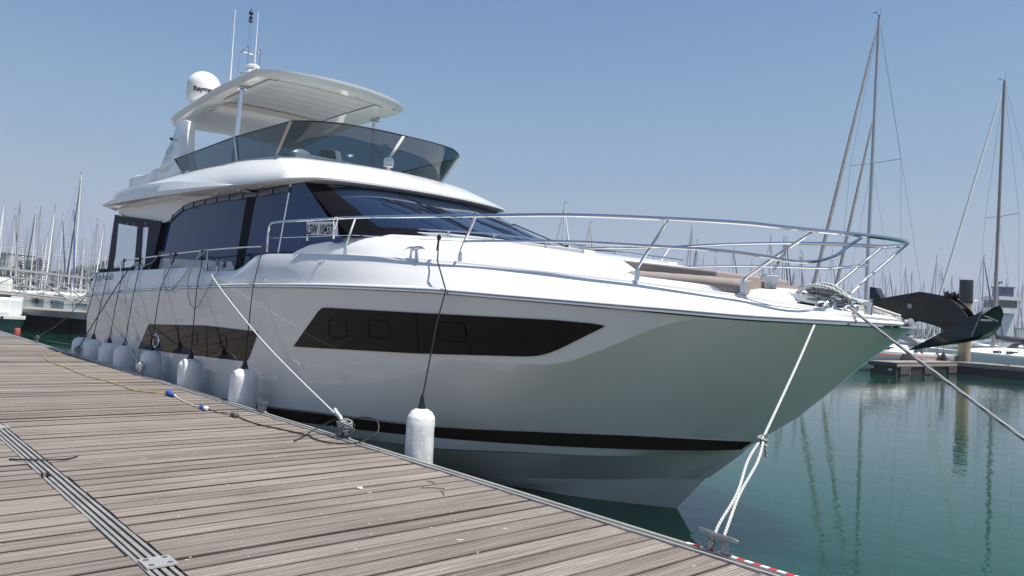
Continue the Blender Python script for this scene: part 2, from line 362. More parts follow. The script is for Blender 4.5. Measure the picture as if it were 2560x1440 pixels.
# floats and side beams
mb = MB(); mb.box((-30, 4.2, .42), (64, .12, .26)); mb.box((-30, -3.1, .42), (64, .12, .26)); mb.box((-30, .8, .46), (64, .1, .14)); mb.box((-30, 3.0, .46), (64, .1, .14)); mb.build('side_beam', varied('dark_timber', (.03, .026, .022), (.06, .05, .04), 4, .8), dock, smooth=0)
for i in range(11):
    mb = MB(); mb.box((-58 + i * 5.8, .6, .05), (4.4, 7.0, .62)); mb.build('float', varied('float_concrete', (.018, .017, .016), (.035, .033, .03), 3, .9), dock, smooth=0)
# red and white tape on the rail
tm = mat('red_white_tape', (.7, .7, .68), .5); c_ = coord(tm, (1, 1, 1)); sx = N(tm, 'ShaderNodeSeparateXYZ'); LK(tm, c_, sx.inputs[0])
mm = N(tm, 'ShaderNodeMath', operation='MULTIPLY'); mm.inputs[1].default_value = 9.; LK(tm, sx.outputs[0], mm.inputs[0]); ff = N(tm, 'ShaderNodeMath', operation='FRACT'); LK(tm, mm.outputs[0], ff.inputs[0])
rr = ramp(tm, ff.outputs[0], [(0, (.55, .03, .03)), (.5, (.72, .70, .68))]); rr.node.color_ramp.interpolation = 'CONSTANT'; LK(tm, rr, BS(tm).inputs['Base Color'])
for xa, xb in ((-3.06, .5),):
    mb = MB(); rail_profile(mb, xa, xb, 4.432, [(0, .0185), (0, .0215), (.0335, .0215), (.0335, -.03), (.0315, -.03), (.0315, .0185)])
    tag(mb.build('barrier_tape', tm, smooth=0, merge=False), 'red and white striped tape along the pontoon edge ' + ("by the nearest cleat" if xa > -5 else "left of the roped cleat"), 'tape')
# ================================================================ the motor yacht (local frame: x forward, -y starboard, z up)
yacht = empty('motor_yacht', (0, 7.357, 0)); tag(yacht, 'large white flybridge motor yacht with dark hull windows moored along the wooden pontoon', 'motor yacht')
T_R = [(-2.8, 0), (-2.83, .2), (-2.95, .42), (-3.2, .72), (-3.6, 1.05), (-4, 1.3), (-4.6, 1.58), (-5.2, 1.80), (-6, 2.06), (-7, 2.26), (-8, 2.36), (-9, 2.43), (-10, 2.47), (-12, 2.5), (-14, 2.5), (-18, 2.47), (-21.6, 2.38)]
T_Rz = [(-21.6, 1.96), (-18.8, 2.1), (-15.7, 2.21), (-12.9, 2.285), (-11, 2.315), (-9.3, 2.325), (-7.2, 2.31), (-5.85, 2.265), (-4.44, 2.21), (-3.57, 2.18), (-2.8, 2.18)]
T_Gi = [(-2.8, 0.02), (-3.1, .1), (-3.5, .30), (-4, .38), (-5, .42), (-7, .38), (-9, .22), (-11, .12), (-22, .08)]
T_Gz = [(-21.5, 2.53), (-20.5, 2.56), (-17.8, 2.59), (-15.95, 2.61), (-13.9, 2.63), (-13.75, 2.625), (-13.6, 2.55), (-12.3, 2.55), (-12.0, 2.62), (-11.5, 2.79), (-11.2, 2.81), (-9.15, 2.77), (-7.5, 2.70), (-7.0, 2.67), (-5.7, 2.57), (-4.9, 2.50), (-3.95, 2.40), (-3.39, 2.32), (-2.8, 2.24)]
R_ = lambda x: sm(T_R, x); Rz = lambda x: sm(T_Rz, x)
G_ = lambda x: max(R_(x) - sm(T_Gi, x), 0.0); Gz = lambda x: interp(T_Gz, x)
T_S = [(-4.25, 0), (-4.6, .33), (-5, .65), (-6, 1.25), (-7, 1.65), (-8, 1.9), (-9, 2.05), (-11, 2.2), (-14, 2.28), (-21.6, 2.25)]
T_Kz = [(-21.6, .75), (-17, .97), (-12, 1.36), (-10.1, 1.46), (-7.34, 1.54), (-6.16, 1.57), (-5.55, 1.60), (-5.3, 1.67), (-4.95, 1.82), (-4.49, 2.04), (-4.2, 2.14), (-3.6, 2.14), (-2.85, 2.14)]
Kw = lambda x: max(R_(x) - interp([(-21.6, .06), (-12, .10), (-5.4, .12), (-4.6, .06), (-4.2, .02), (-2.85, .012)], x), 0)
Kz = lambda x: interp(T_Kz, x)
ST = -21.5
# row = (x_stem_end, w(x), z(x))
def row(xe, tw, tz, n=90, smoothw=True):
    out = []
    for i in range(n + 1):
        t = i / n; u = 1 - (1 - t) ** 1.9            # columns crowd towards the bow
        x = ST + (xe - ST) * u
        wv = tw(x) if callable(tw) else sm(tw, x); zv = tz(x) if callable(tz) else sm(tz, x)
        if i == n: wv = 0
        out.append((x, max(wv, 0), zv))
    return out
rows = []
rows.append(row(-6.3, lambda x: 0, [(-21.5, -.75), (-10, -.9), (-7, -.7), (-6.3, -.45)]))
rows.append(row(-5.21, [(-21.5, 1.95), (-12, 1.75), (-9, 1.4), (-7.16, 1.01), (-6.67, .82), (-6.16, .62), (-5.68, .33), (-5.21, 0)], lambda x: -.01))
rows.append(row(-4.84, [(-21.5, 2.0), (-12, 1.85), (-9, 1.62), (-7.57, 1.22), (-6.67, .93), (-5.89, .58), (-5.36, .33), (-4.84, 0)], [(-21.5, .0), (-10, .03), (-7.57, .05), (-6.67, .09), (-5.89, .20), (-5.36, .30), (-4.84, .41)]))
rows.append(row(-4.80, [(-21.5, 2.03), (-12, 1.9), (-9, 1.66), (-7.57, 1.28), (-6.67, .985), (-5.89, .62), (-5.36, .35), (-4.80, 0)], [(-21.5, .01), (-10, .04), (-7.57, .09), (-6.67, .165), (-5.89, .255), (-5.36, .335), (-4.80, .42)]))
rows.append(row(-4.42, [(-21.5, 2.16), (-14, 2.17), (-10.95, 2.09), (-7.6, 1.70), (-6.51, 1.35), (-5.54, .90), (-4.9, .40), (-4.42, 0)], [(-21.5, .06), (-14, .12), (-10.95, .22), (-7.6, .40), (-6.5, .51), (-5.5, .60), (-4.42, .74)]))
rows.append(row(-4.40, [(-21.5, 2.21), (-14, 2.22), (-10.95, 2.14), (-7.6, 1.75), (-6.51, 1.40), (-5.54, .94), (-4.9, .43), (-4.40, 0)], [(-21.5, .07), (-14, .135), (-10.95, .24), (-7.6, .42), (-6.5, .53), (-5.5, .615), (-4.40, .755)]))
rows.append(row(-4.37, [(x, w_) for x, w_ in T_S[1:]] + [(-4.37, 0)], [(-21.5, .15), (-14, .24), (-11.4, .31), (-9.7, .42), (-7.54, .56), (-5.92, .67), (-5, .74), (-4.37, .80)]))
rows.append(row(-4.25, [(-21.5, 2.27), (-14, 2.30), (-11, 2.22), (-9, 2.08), (-8, 1.93), (-7, 1.68), (-6, 1.28), (-5, .68), (-4.6, .35), (-4.25, 0)], [(-21.5, .28), (-14, .38), (-11.41, .46), (-9.7, .57), (-7.55, .69), (-5.93, .82), (-5, .88), (-4.25, .90)]))
rows.append(row(-4.235, [(-21.5, 2.31), (-14, 2.34), (-11, 2.26), (-9, 2.12), (-8, 1.96), (-7, 1.71), (-6, 1.31), (-5, .70), (-4.6, .36), (-4.235, 0)], [(-21.5, .31), (-14, .41), (-11.41, .49), (-9.7, .60), (-7.55, .72), (-5.93, .85), (-5, .905), (-4.235, .91)]))
def mid(a, xe, ze):
    sw = [(-21.5, 2.31), (-14, 2.34), (-11, 2.26), (-9, 2.12), (-8, 1.96), (-7, 1.71), (-6, 1.31), (-5, .70), (-4.6, .36), (-4.235, 0)]
    sz = [(-21.5, .31), (-14, .41), (-11.41, .49), (-9.7, .60), (-7.55, .72), (-5.93, .85), (-5, .905), (-4.235, .91)]
    aw = a ** 1.18
    out = []
    L0 = -4.235; L1 = -2.85
    n = 90
    for i in range(n + 1):
        t = i / n; u = 1 - (1 - t) ** 1.9
        xa = ST + (L0 - ST) * u; xb = ST + (L1 - ST) * u
        wa = sm(sw, xa); wb = Kw(xb); za = sm(sz, xa); zb = Kz(xb)
        x = xa + (xb - xa) * a; wv = wa + (wb - wa) * aw; z = za + (zb - za) * a
        if i == n: wv = 0; x = xe; z = ze
        out.append((x, wv, z))
    return out
rows.append(mid(.25, -3.80, 1.22)); rows.append(mid(.5, -3.44, 1.55)); rows.append(mid(.75, -3.12, 1.86))
rows.append(row(-2.85, Kw, Kz)); rows.append(row(-2.80, R_, lambda x: Rz(x)))
HR = rows
STEM = [r[-1] for r in rows]
def side(rows, sgn): return [[(x, -sgn * w_, z) for x, w_, z in r] for r in rows]
mb = MB()
for s in (1, -1): mb.loft(side(HR, s), flip=(s < 0))
tr = [(r[0][0], r[0][1], r[0][2]) for r in HR]
mb.add([(x, -w_, z) for x, w_, z in tr] + [(x, w_, z) for x, w_, z in tr], [(i, i + 1, len(tr) + i + 1, len(tr) + i) for i in range(len(tr) - 1)])
hull = mb.build('hull', M['gelhull'], yacht, smooth=14)
# dark stripe, wrapped 4 mm proud of the hull
def outset(r, d): return [(x, w_ + d if w_ > 0 else 0, z) for x, w_, z in r]
for s in (1, -1):
    r0 = outset(HR[6], .005); r1 = outset(HR[7], .005); r0 = r0[:-3]; r1 = r1[:-2][:len(r0)]
    mb = MB(); mb.loft(side([r0, r1], s), flip=(s < 0)); mb.build('boot_stripe', M['stripe'], yacht, smooth=20)
# hull windows
def hullw(x, z):
    k = Kz(x); r = Rz(x)
    if z >= k: return Kw(x) + (R_(x) - Kw(x)) * (z - k) / max(r - k, 1e-3)
    s0 = sm([(-21.5, 2.31), (-14, 2.34), (-11, 2.26), (-9, 2.12), (-8, 1.96), (-7, 1.71), (-6, 1.31)], x); z0 = .6
    return Kw(x) + (s0 - Kw(x)) * (k - z) / (k - z0)
def hwin(s, x0, x1, top, bot, name, mat_, off, parent, n=50, m=5):
    rr_ = []
    for j in range(m + 1):
        rr_.append([(x, hullw(x, b_ + (t - b_) * j / m) + off, b_ + (t - b_) * j / m) for x in [x0 + (x1 - x0) * i / n for i in range(n + 1)] for t, b_ in [(interp(top, x), interp(bot, x))]])
    mb = MB(); mb.loft(side(rr_, s), flip=(s < 0)); return mb.build(name, mat_, parent, smooth=30)
FT = [(-10.08, 1.475), (-9.30, 2.03), (-9.22, 2.045), (-7.3, 2.05), (-5.47, 2.06), (-5.02, 2.045), (-4.95, 2.03)]; FB = [(-10.08, 1.47), (-7.33, 1.58), (-5.80, 1.665), (-5.62, 1.69), (-5.45, 1.76), (-4.95, 2.025)]
AT = [(-16.98, .96), (-16.3, 1.49), (-13.35, 1.61), (-11.22, 1.62), (-11.19, 1.61)]; AB = [(-16.98, .955), (-11.62, 1.13), (-11.6, 1.14), (-11.19, 1.60)]
for s in (1, -1):
    for (x0, x1, t, b_, lab) in ((-10.08, -4.95, FT, FB, 'long dark forward hull window'), (-16.98, -11.19, AT, AB, 'dark aft hull window with round porthole')):
        fr = hwin(s, x0, x1, t, b_, 'hull_window', M['hullglass'], .012, yacht); fr['label'] = lab
        seams = (-7.30,) if x0 > -11 else (-14.55, -13.2)
        for xs in seams:
            zt, zb = interp(t, xs), interp(b_, xs)
            mb = MB(); mb.tube([(xs, -s * (hullw(xs, z) + .013), z) for z in (zb, (zt + zb) / 2, zt)], .006, 4); mb.build('seam', M['frame'], fr)
        ports = ((-8.9, 1.78, .42, .23), (-8.0, 1.82, .42, .23), (-6.75, 1.86, .42, .21)) if x0 > -11 else ((-13.75, 1.36, .26, .22), (-12.5, 1.38, .26, .22))
        for (px, pz, pw, ph) in ports:
            pth = []
            for a in range(24):
                c = math.cos(2 * PI * a / 24); d = math.sin(2 * PI * a / 24)
                xx = px + pw / 2 * math.copysign(abs(c) ** .45, c); zz = pz + ph / 2 * math.copysign(abs(d) ** .45, d)
                pth.append((xx, -s * (hullw(xx, zz) + .014), zz))
            mb = MB(); mb.tube(pth, .0055, 5, closed=True); mb.build('opening_frame', M['frame'], fr)
        if x0 < -11:
            pth = [(-15.82 + .17 * math.cos(2 * PI * a / 24), -s * (hullw(-15.82, 1.18) + .016), 1.19 + .125 * math.sin(2 * PI * a / 24)) for a in range(24)]
            mb = MB(); mb.tube(pth, .02, 8, closed=True); mb.build('porthole_ring', M['steel'], fr)
# rubbing strake: white moulding + steel strip
def strake(prof, name, mt, n=110, xa=ST, xe=-2.8):
    for s in (1, -1):
        rr_ = []
        for (dw, dz) in prof:
            r = row(xe, R_, Rz, n); o = []
            for i, (x, w_, z) in enumerate(r):
                # push outward along the plan normal
                x2 = r[min(i + 1, n)][0] - r[max(i - 1, 0)][0]; w2 = r[min(i + 1, n)][1] - r[max(i - 1, 0)][1]; l = math.hypot(x2, w2) or 1
                nx, nw = -w2 / l, x2 / l
                if i == n: nx, nw = 1, 0
                o.append((x + nx * dw, max(w_ + nw * dw, 0) if i < n else 0, z + dz))
            rr_.append(o)
        mb = MB(); mb.loft(side(rr_, s), flip=(s < 0), close=True); mb.build(name, mt, yacht, smooth=30)
strake([(-.02, .034), (.012, .034), (.022, .02), (.022, .012), (-.02, .012)], 'strake_moulding', M['gel'])
strake([(-.02, .009), (.016, .009), (.036, -.004), (.036, -.018), (.016, -.032), (-.02, -.032)], 'rub_rail', M['steel'])
# bulwark
def brow(fw, fz, n=150, xe=-2.8):
    o = []
    for i in range(n + 1):
        t = i / n; u = 1 - (1 - t) ** 1.35; x = ST + (xe - ST) * u
        w_ = fw(x); o.append((x, w_ if (w_ > 0 and i < n) else 0, fz(x)))
    return o
def capx(x): return interp([(-21.5, .14), (-12, .14), (-10, .12), (-5, .10), (-3.2, .05), (-2.8, 0)], x)
innerz = lambda x: interp([(-21.5, 1.95), (-12.2, 1.95), (-11.4, 2.55), (-9, 2.70), (-5, 2.46), (-3.95, 2.37), (-2.8, 2.215)], x)
brs = [brow(lambda x: R_(x) - .004, lambda x: Rz(x) + .03),
       brow(lambda x: R_(x) - .06 * min(1, sm(T_Gi, x) / .2), lambda x: Rz(x) + .045),
       brow(lambda x: (R_(x) - .06 * min(1, sm(T_Gi, x) / .2)) * .5 + G_(x) * .5 + .025, lambda x: (Rz(x) + .045) * .46 + Gz(x) * .54),
       brow(lambda x: G_(x) + .012, lambda x: Gz(x) - .03), brow(lambda x: G_(x), lambda x: Gz(x) - .006),
       brow(lambda x: max(G_(x) - .02, 0), lambda x: Gz(x)), brow(lambda x: max(G_(x) - capx(x), 0), lambda x: Gz(x) - .004), brow(lambda x: max(G_(x) - capx(x) - .01, 0), innerz)]
mb = MB()
for s in (1, -1): mb.loft(side(brs, s), flip=(s < 0))
mb.build('bulwark', M['gel'], yacht, smooth=28)
# decks
mb = MB(); de = []
for k in range(9):
    f_ = 1 - k / 4.0
    de.append([(x, -f_ * max(G_(x) - capx(x), 0), innerz(x) + (1 - f_ * f_) * .03) for x in [ST + (-2.85 - ST) * i / 80 for i in range(81)]])
mb.loft(de); mb.build('deck', M['nonskid'], yacht, smooth=30)
mb = MB(); mb.slab([(-21.5, -2.2, .33), (-21.5, 2.2, .33), (-22.9, 2.1, .33), (-22.9, -2.1, .33)], (0, 0, .14)); mb.build('swim_platform', M['gel'], yacht, bevel=.03)
mb = MB(); mb.box((-22.3, -1.85, .60), (.7, .34, .22)); mb.box((-22.3, -1.85, .74), (.62, .28, .07)); mb.build('transom_locker', M['gel'], yacht, bevel=.03)
# coachroof (trunk)
Tw = [(-11.5, 1.97), (-10, 1.90), (-8.5, 1.62), (-7, 1.36), (-6, 1.14), (-5, .98), (-4.2, .82), (-3.75, .55), (-3.6, .3)]
Tz = [(-11.5, 2.62), (-11.25, 2.83), (-10.9, 2.94), (-10.6, 3.01), (-9.8, 3.07), (-8.9, 3.09), (-8.2, 3.05), (-7.26, 2.98), (-6.0, 2.82), (-5.6, 2.76), (-5.25, 2.58), (-4.2, 2.49), (-3.7, 2.44), (-3.6, 2.38)]
xs_ = [-11.5 + (11.5 - 3.6) * i / 70 for i in range(71)]
tb = lambda x: max(min(G_(x) - capx(x) - .02, 2.05), .12)
tr_ = [[(x, tb(x) * (1 if i < 70 else .9), innerz(x) - .05) for i, x in enumerate(xs_)],
       [(x, tb(x) * .72 + sm(Tw, x) * .28, innerz(x) + (interp(Tz, x) - innerz(x)) * .42) for x in xs_],
       [(x, min(sm(Tw, x) + .05, tb(x)), innerz(x) + (interp(Tz, x) - innerz(x)) * .86) for x in xs_],
       [(x, min(sm(Tw, x), tb(x)) - .05, interp(Tz, x)) for x in xs_], [(x, sm(Tw, x) * .6, interp(Tz, x) + .035) for x in xs_], [(x, 0, interp(Tz, x) + .05) for x in xs_]]
mb = MB()
for s in (1, -1): mb.loft(side(tr_, s), flip=(s < 0))
mb.build('coachroof', M['gel'], yacht, smooth=40)
# salon: lower wall, side glass, pillars
mb = MB()
for s in (1, -1):
    y = -s * 1.94
    mb.add([(-17.9, y, 1.9), (-11.2, y, 1.9), (-11.2, y, 2.62), (-13.55, y, 2.76), (-17.9, y, 2.90)], [(0, 1, 2, 3, 4)])
mb.add([(-17.9, -1.94, 1.9), (-17.9, 1.94, 1.9), (-17.9, 1.94, 2.9), (-17.9, -1.94, 2.9)], [(0, 1, 2, 3)])
mb.build('cabin_wall', M['gelgrey'], yacht, smooth=0)
UP = [(-17.35, 3.60), (-17.2, 3.68), (-16.67, 3.86), (-16.2, 3.95), (-15.76, 3.99), (-14.4, 4.0), (-13.03, 3.97), (-11.77, 3.95), (-10.9, 3.94)]
LO = [(-17.9, 2.90), (-13.55, 2.76), (-13.4, 2.6), (-11.5, 2.5), (-9.5, 2.95)]
def sideglass(s, xa, xb, name, mt, off=0, slant=.36):
    a = []; b_ = []; n = 24
    for i in range(n + 1):
        xt = xa + (xb - xa) * i / n
        zt = interp(UP, xt); xl = xt - slant * (zt - 2.75) / 1.2 if True else xt
        a.append((xl, -s * (1.95 + off), interp(LO, xl))); b_.append((xt, -s * (1.95 + off), zt))
    mb = MB(); mb.loft([a, b_], flip=(s < 0)); return mb.build(name, mt, yacht, smooth=0)
for s in (1, -1):
    sideglass(s, -17.25, -13.02, 'side_window', M['sideglass'])
    sideglass(s, -12.68, -11.41, 'side_window', M['sideglass'])
    n = 12; a = []; b_ = []
    for i in range(n + 1):
        t = i / n; xt = -11.37 + (-10.93 + 11.37) * t; xl = -11.75 + (-9.62 + 11.75) * t
        a.append((xl, -s * 1.95, 2.55 + t * .45)); b_.append((xt, -s * 1.95, interp(UP, xt)))
    mb = MB(); mb.loft([a, b_], flip=(s < 0)); mb.build('side_window', M['sideglass'], yacht, smooth=0)
    mb = MB(); mb.slab([(-13.40, -s * 1.955, 2.55), (-13.06, -s * 1.955, 2.55), (-12.66, -s * 1.955, 3.97), (-13.04, -s * 1.955, 3.97)], (0, s * .05, 0)); mb.build('window_pillar', M['frame'], yacht, smooth=0)
    mb = MB(); mb.slab([(-11.80, -s * 1.956, 2.5), (-11.755, -s * 1.956, 2.5), (-11.365, -s * 1.956, 3.96), (-11.415, -s * 1.956, 3.96)], (0, s * .04, 0)); mb.build('window_trim', M['steel'], yacht, smooth=0)
    mb = MB(); mb.slab([(-18.15, -s * 1.958, 2.62), (-17.6, -s * 1.958, 2.62), (-17.05, -s * 1.958, 3.66), (-17.62, -s * 1.958, 3.66)], (0, s * .05, 0)); mb.build('window_pillar', M['frame'], yacht, smooth=0, label='black aft cabin pillar')
    # canvas valance clipped under the arch
    pth = [(x, -s * 1.972, interp(UP, x) - .03) for x in [-17.1 + .3 * i for i in range(20)]]
    mb = MB(); mb.loft([[p for p in pth], [(p[0], p[1], p[2] - .085 - .012 * math.sin(i * 1.7)) for i, p in enumerate(pth)]], flip=(s < 0)); mb.build('rolled_blind', M['tint'], yacht, smooth=0)
    for i in range(1, 19, 2):
        p = pth[i]; mb = MB(); mb.box((p[0], p[1] - s * .006, p[2] - .04), (.03, .012, .10), M=Matrix.Rotation(.35, 3, 'Y')); mb.build('blind_clip', M['black'], yacht, smooth=0)
# windscreen: glass with black border, three panes' worth of curvature
def wsp(t, v):            # t: -1 starboard .. 1 port, v: 0 bottom .. 1 top
    a = abs(t); wv = 1.93 * (1 - (1 - a) ** 1.5) if False else 1.93 * a ** .92
    xb = -7.95 - 1.68 * a ** 3.0; xt = -10.30 - .62 * a ** 3.0
    x = xb + (xt - xb) * v; z = (3.07 + .06 * a) + ((3.90 + .02 * (1 - a * a)) - (3.07 + .06 * a)) * v
    return (x, math.copysign(wv, t), z)
def wspatch(t0, t1, v0, v1, off, name, mt, parent):
    n = 40; rr_ = []
    for j in range(9):
        v = v0 + (v1 - v0) * j / 8; rr_.append([])
        for i in range(n + 1):
            p = Vector(wsp(t0 + (t1 - t0) * i / n, v)); rr_[-1].append(tuple(p + Vector((.55, .25 * (t0 + (t1 - t0) * i / n), .8)).normalized() * off))
    mb = MB(); mb.loft(rr_); return mb.build(name, mt, parent, smooth=50)
wsc = wspatch(-1, 1, -.08, 1.05, 0, 'windscreen', M['windshield'], yacht)
for (a, b_, c, d) in ((-1, -.86, -.05, 1.04), (.86, 1, -.05, 1.04), (-.86, .86, -.05, .09)):
    wspatch(a, b_, c, d, .004, 'windscreen_border', M['frame'], wsc)
for k in (-.3, .3):
    wspatch(k - .012, k + .012, .05, 1.0, .006, 'windscreen_seam', M['frame'], wsc)

# wipers: twin arms and a blade each
for (tb_, vt, tt) in ((-.42, .80, -.60), (-.05, .80, -.30), (.42, .72, .12)):
    b0 = Vector(wsp(tb_, -.02)) + Vector((.03, 0, .03)); e0 = Vector(wsp(tt, vt)) + Vector((.06, 0, .06)); midp = b0.lerp(e0, .55)
    mb = MB(); mb.lathe(b0, [(.03, -.02), (.03, .05), (.015, .06)], 10)
    for q in (-.018, .018): mb.tube([b0 + Vector((0, q, .03)), midp + Vector((.01, q, .03)), midp + Vector((0, q, .01))], .007, 5)
    d = Vector(wsp(tt - .12, min(vt + .12, .98))) - Vector(wsp(tt + .14, vt - .62)); c0 = Vector(wsp(tt + .02, vt - .25)) + Vector((.035, 0, .035)); d = d.normalized()
    mb.tube([c0 - d * .42, c0 + d * .42], .011, 5); mb.tube([c0 - d * .25 + Vector((.01, 0, .02)), midp, c0 + d * .25 + Vector((.01, 0, .02))], .006, 5)
    mb.build('wiper', M['black'], yacht, smooth=0)
# handrails along the coachroof
for s in (1, -1):
    pth = [(x, -s * (sm(Tw, x) * .80 + .03), interp(Tz, x) + .10) for x in [-8.95 + .25 * i for i in range(13)]]
    mb = MB(); mb.tube(curvepts(pth, 2), .013, 7); mb.build('grab_rail', M['steel'], yacht)
    for x in (-8.9, -8.1, -7.3, -6.5, -5.98):
        mb = MB(); mb.tube([(x, -s * (sm(Tw, x) * .80 + .03), interp(Tz, x)), (x, -s * (sm(Tw, x) * .80 + .03), interp(Tz, x) + .1)], .011, 6); mb.build('rail_post', M['steel'], yacht)
    mb = MB(); mb.slab([(-9.1, -s * 1.25, 3.17), (-8.85, -s * 1.5, 3.10), (-7.5, -s * 1.1, 3.00), (-6.0, -s * .9, 2.83), (-6.0, -s * .7, 2.83), (-8.0, -s * .9, 3.04)], (0, 0, .05)); mb.build('scuttle_moulding', M['gel'], yacht, bevel=.012)
# ---------------------------------------------------------------- flybridge
FW = [(-20.95, 2.30), (-20.6, 2.36), (-18, 2.40), (-15.3, 2.35), (-12.8, 2.27), (-11.4, 2.13), (-10.95, 2.04)]
FZ = [(-20.95, 4.20), (-17.65, 4.13), (-15.29, 4.07), (-12.83, 4.01), (-11.38, 3.985), (-10.5, 3.965), (-10.1, 3.965)]
FF = [(2.04, -10.95), (1.92, -10.66), (1.7, -10.46), (1.5, -10.37), (1.0, -10.24), (.5, -10.16), (0, -10.13)]
CW = [(-20.6, 1.93), (-16, 1.93), (-13.85, 1.88), (-12.5, 1.72)]
CZ = [(-20.6, 4.62), (-16, 4.63), (-13.85, 4.61), (-12.5, 4.575), (-11.7, 4.55)]
CF = [(1.72, -12.5), (1.5, -12.22), (1.0, -11.96), (.5, -11.82), (0, -11.78)]
NS, NF = 44, 40
def fcurve(side_w, zt, front, xa):
    o = []; xc = front[0][1]; wc = front[0][0]
    for i in range(NS): x = xa + (xc - xa) * i / NS; o.append((x, sm(side_w, x), sm(zt, x)))
    for i in range(NF + 1):
        w_ = wc * (1 - (i / NF) ** 1.3); x = sm(front, w_); o.append((x, w_ if i < NF else 0, sm(zt, x)))
    return o
lower = fcurve(FW, FZ, FF, -20.95); cow = fcurve(CW, CZ, CF, -20.6)
def blend(a, b_, t, bulge=0, bz=0): return [(p[0] + (q[0] - p[0]) * t + (bulge * .8 if i > NS else 0), p[1] + (q[1] - p[1]) * t + (bulge if p[1] > 0.02 and i <= NS else 0), p[2] + (q[2] - p[2]) * t + bz) for i, (p, q) in enumerate(zip(a, b_))]
def inset(r, dx, dw, wmax=9): return [(x - (dx * min(1, max(0, (i - NS + 4) / 8))), max(min(w_ - dw, wmax), 0) if i < NS + NF else 0, z) for i, (x, w_, z) in enumerate(r)]
def undz(x): return interp([(-20.95, 4.06), (-20.5, 3.97), (-18.6, 3.79), (-17.0, 3.645), (-16.6, 3.84), (-16.2, 3.94), (-15.7, 3.985), (-14.4, 4.0), (-10.9, 3.95), (-8.3, 3.93)], x)
und1 = [(x, w_, z - .03) for x, w_, z in inset(lower, .07, .10)]
und2 = [(x, w_, z - .03) for x, w_, z in inset(lower, .22, .33, 2.0)]
und3 = [(x, w_, undz(x)) for x, w_, z in inset(lower, .40, .36, 1.97)]
und4 = [(x, w_ * .5, z + .02) for x, w_, z in und3]; und5 = [(x, 0, z + .02) for x, w_, z in und3]
lip = [(x + (.0), w_ + (.004 if w_ > 0 else 0), z + .03) for x, w_, z in lower]
b1 = blend(lower, cow, .26, .03, .055); b2 = blend(lower, cow, .55, .035, .085); b3 = blend(lower, cow, .86, .012, .045)
cin = [(x - .05, max(w_ - .07, 0), z) for x, w_, z in cow]; cin2 = [(x - .08, max(w_ - .09, 0), 4.15) for x, w_, z in cow]; cin3 = [(x - .1, 0, 4.15) for x, w_, z in cow]
mb = MB()
for s in (1, -1): mb.loft(side([und5, und4, und3, und2, und1, lower, lip, b1, b2, b3, cow, cin, cin2, cin3], s), flip=(s < 0))
# aft closing face
prof_ = [und5, und4, und3, und2, und1, lower, lip, b1, b2, b3, cow]
pa = [(r[0][0], -r[0][1], r[0][2]) for r in prof_]; pb = [(r[0][0], r[0][1], r[0][2]) for r in prof_]
mb.add(pa + pb, [(i, i + 1, len(pa) + i + 1, len(pa) + i) for i in range(len(pa) - 1)])
mb.build('flybridge', M['gel'], yacht, smooth=42)
pth = [(x, -w_, z - .065) for x, w_, z in inset(lower, .15, .15)[NS + 3:]]; pth = pth + [(x, -y, z) for x, y, z in pth[-2::-1]]
mb = MB(); mb.tube(pth, .014, 6); mb.build('visor_trim', M['gelgrey'], yacht)
# the raised side wing at the aft quarter
WT = [(-20.95, 4.215), (-20.5, 4.30), (-19.9, 4.43), (-19.6, 4.47), (-18, 4.47), (-15.56, 4.34), (-13.94, 4.17), (-12.83, 4.03)]
for s in (1, -1):
    xs_ = [-20.95 + (20.95 - 12.83) * i / 50 for i in range(51)]
    q = lambda x: interp([(-20.95, 0), (-20.2, .10), (-15, .09), (-12.83, .0)], x)
    rr_ = [[(x, sm(FW, x) + .012, sm(FZ, x) - .004) for x in xs_], [(x, sm(FW, x) + .03, sm(FZ, x) + (interp(WT, x) - sm(FZ, x)) * .3) for x in xs_],
           [(x, sm(FW, x) + .02 - q(x) * .6, interp(WT, x) - .01) for x in xs_], [(x, sm(FW, x) - q(x) - .03, interp(WT, x)) for x in xs_], [(x, sm(FW, x) - q(x) - .30, interp(WT, x) - .10) for x in xs_], [(x, sm(FW, x) - .22, sm(FZ, x) - .004) for x in xs_]]
    mb = MB(); mb.loft(side(rr_, s), flip=(s < 0), close=True); mb.build('side_wing', M['gel'], yacht, smooth=30)
# underside lights
for s in (1, -1):
    for x in (-19.6, -18.3, -17.0, -16.0, -15.0, -14.0, -13.0, -12.1):
        mb = MB(); mb.lathe((x, -s * 2.12, sm(FZ, x) - .045), [(.035, .0), (.035, -.012), (.02, -.018)], 12); mb.build('downlight', M['steel'], yacht)
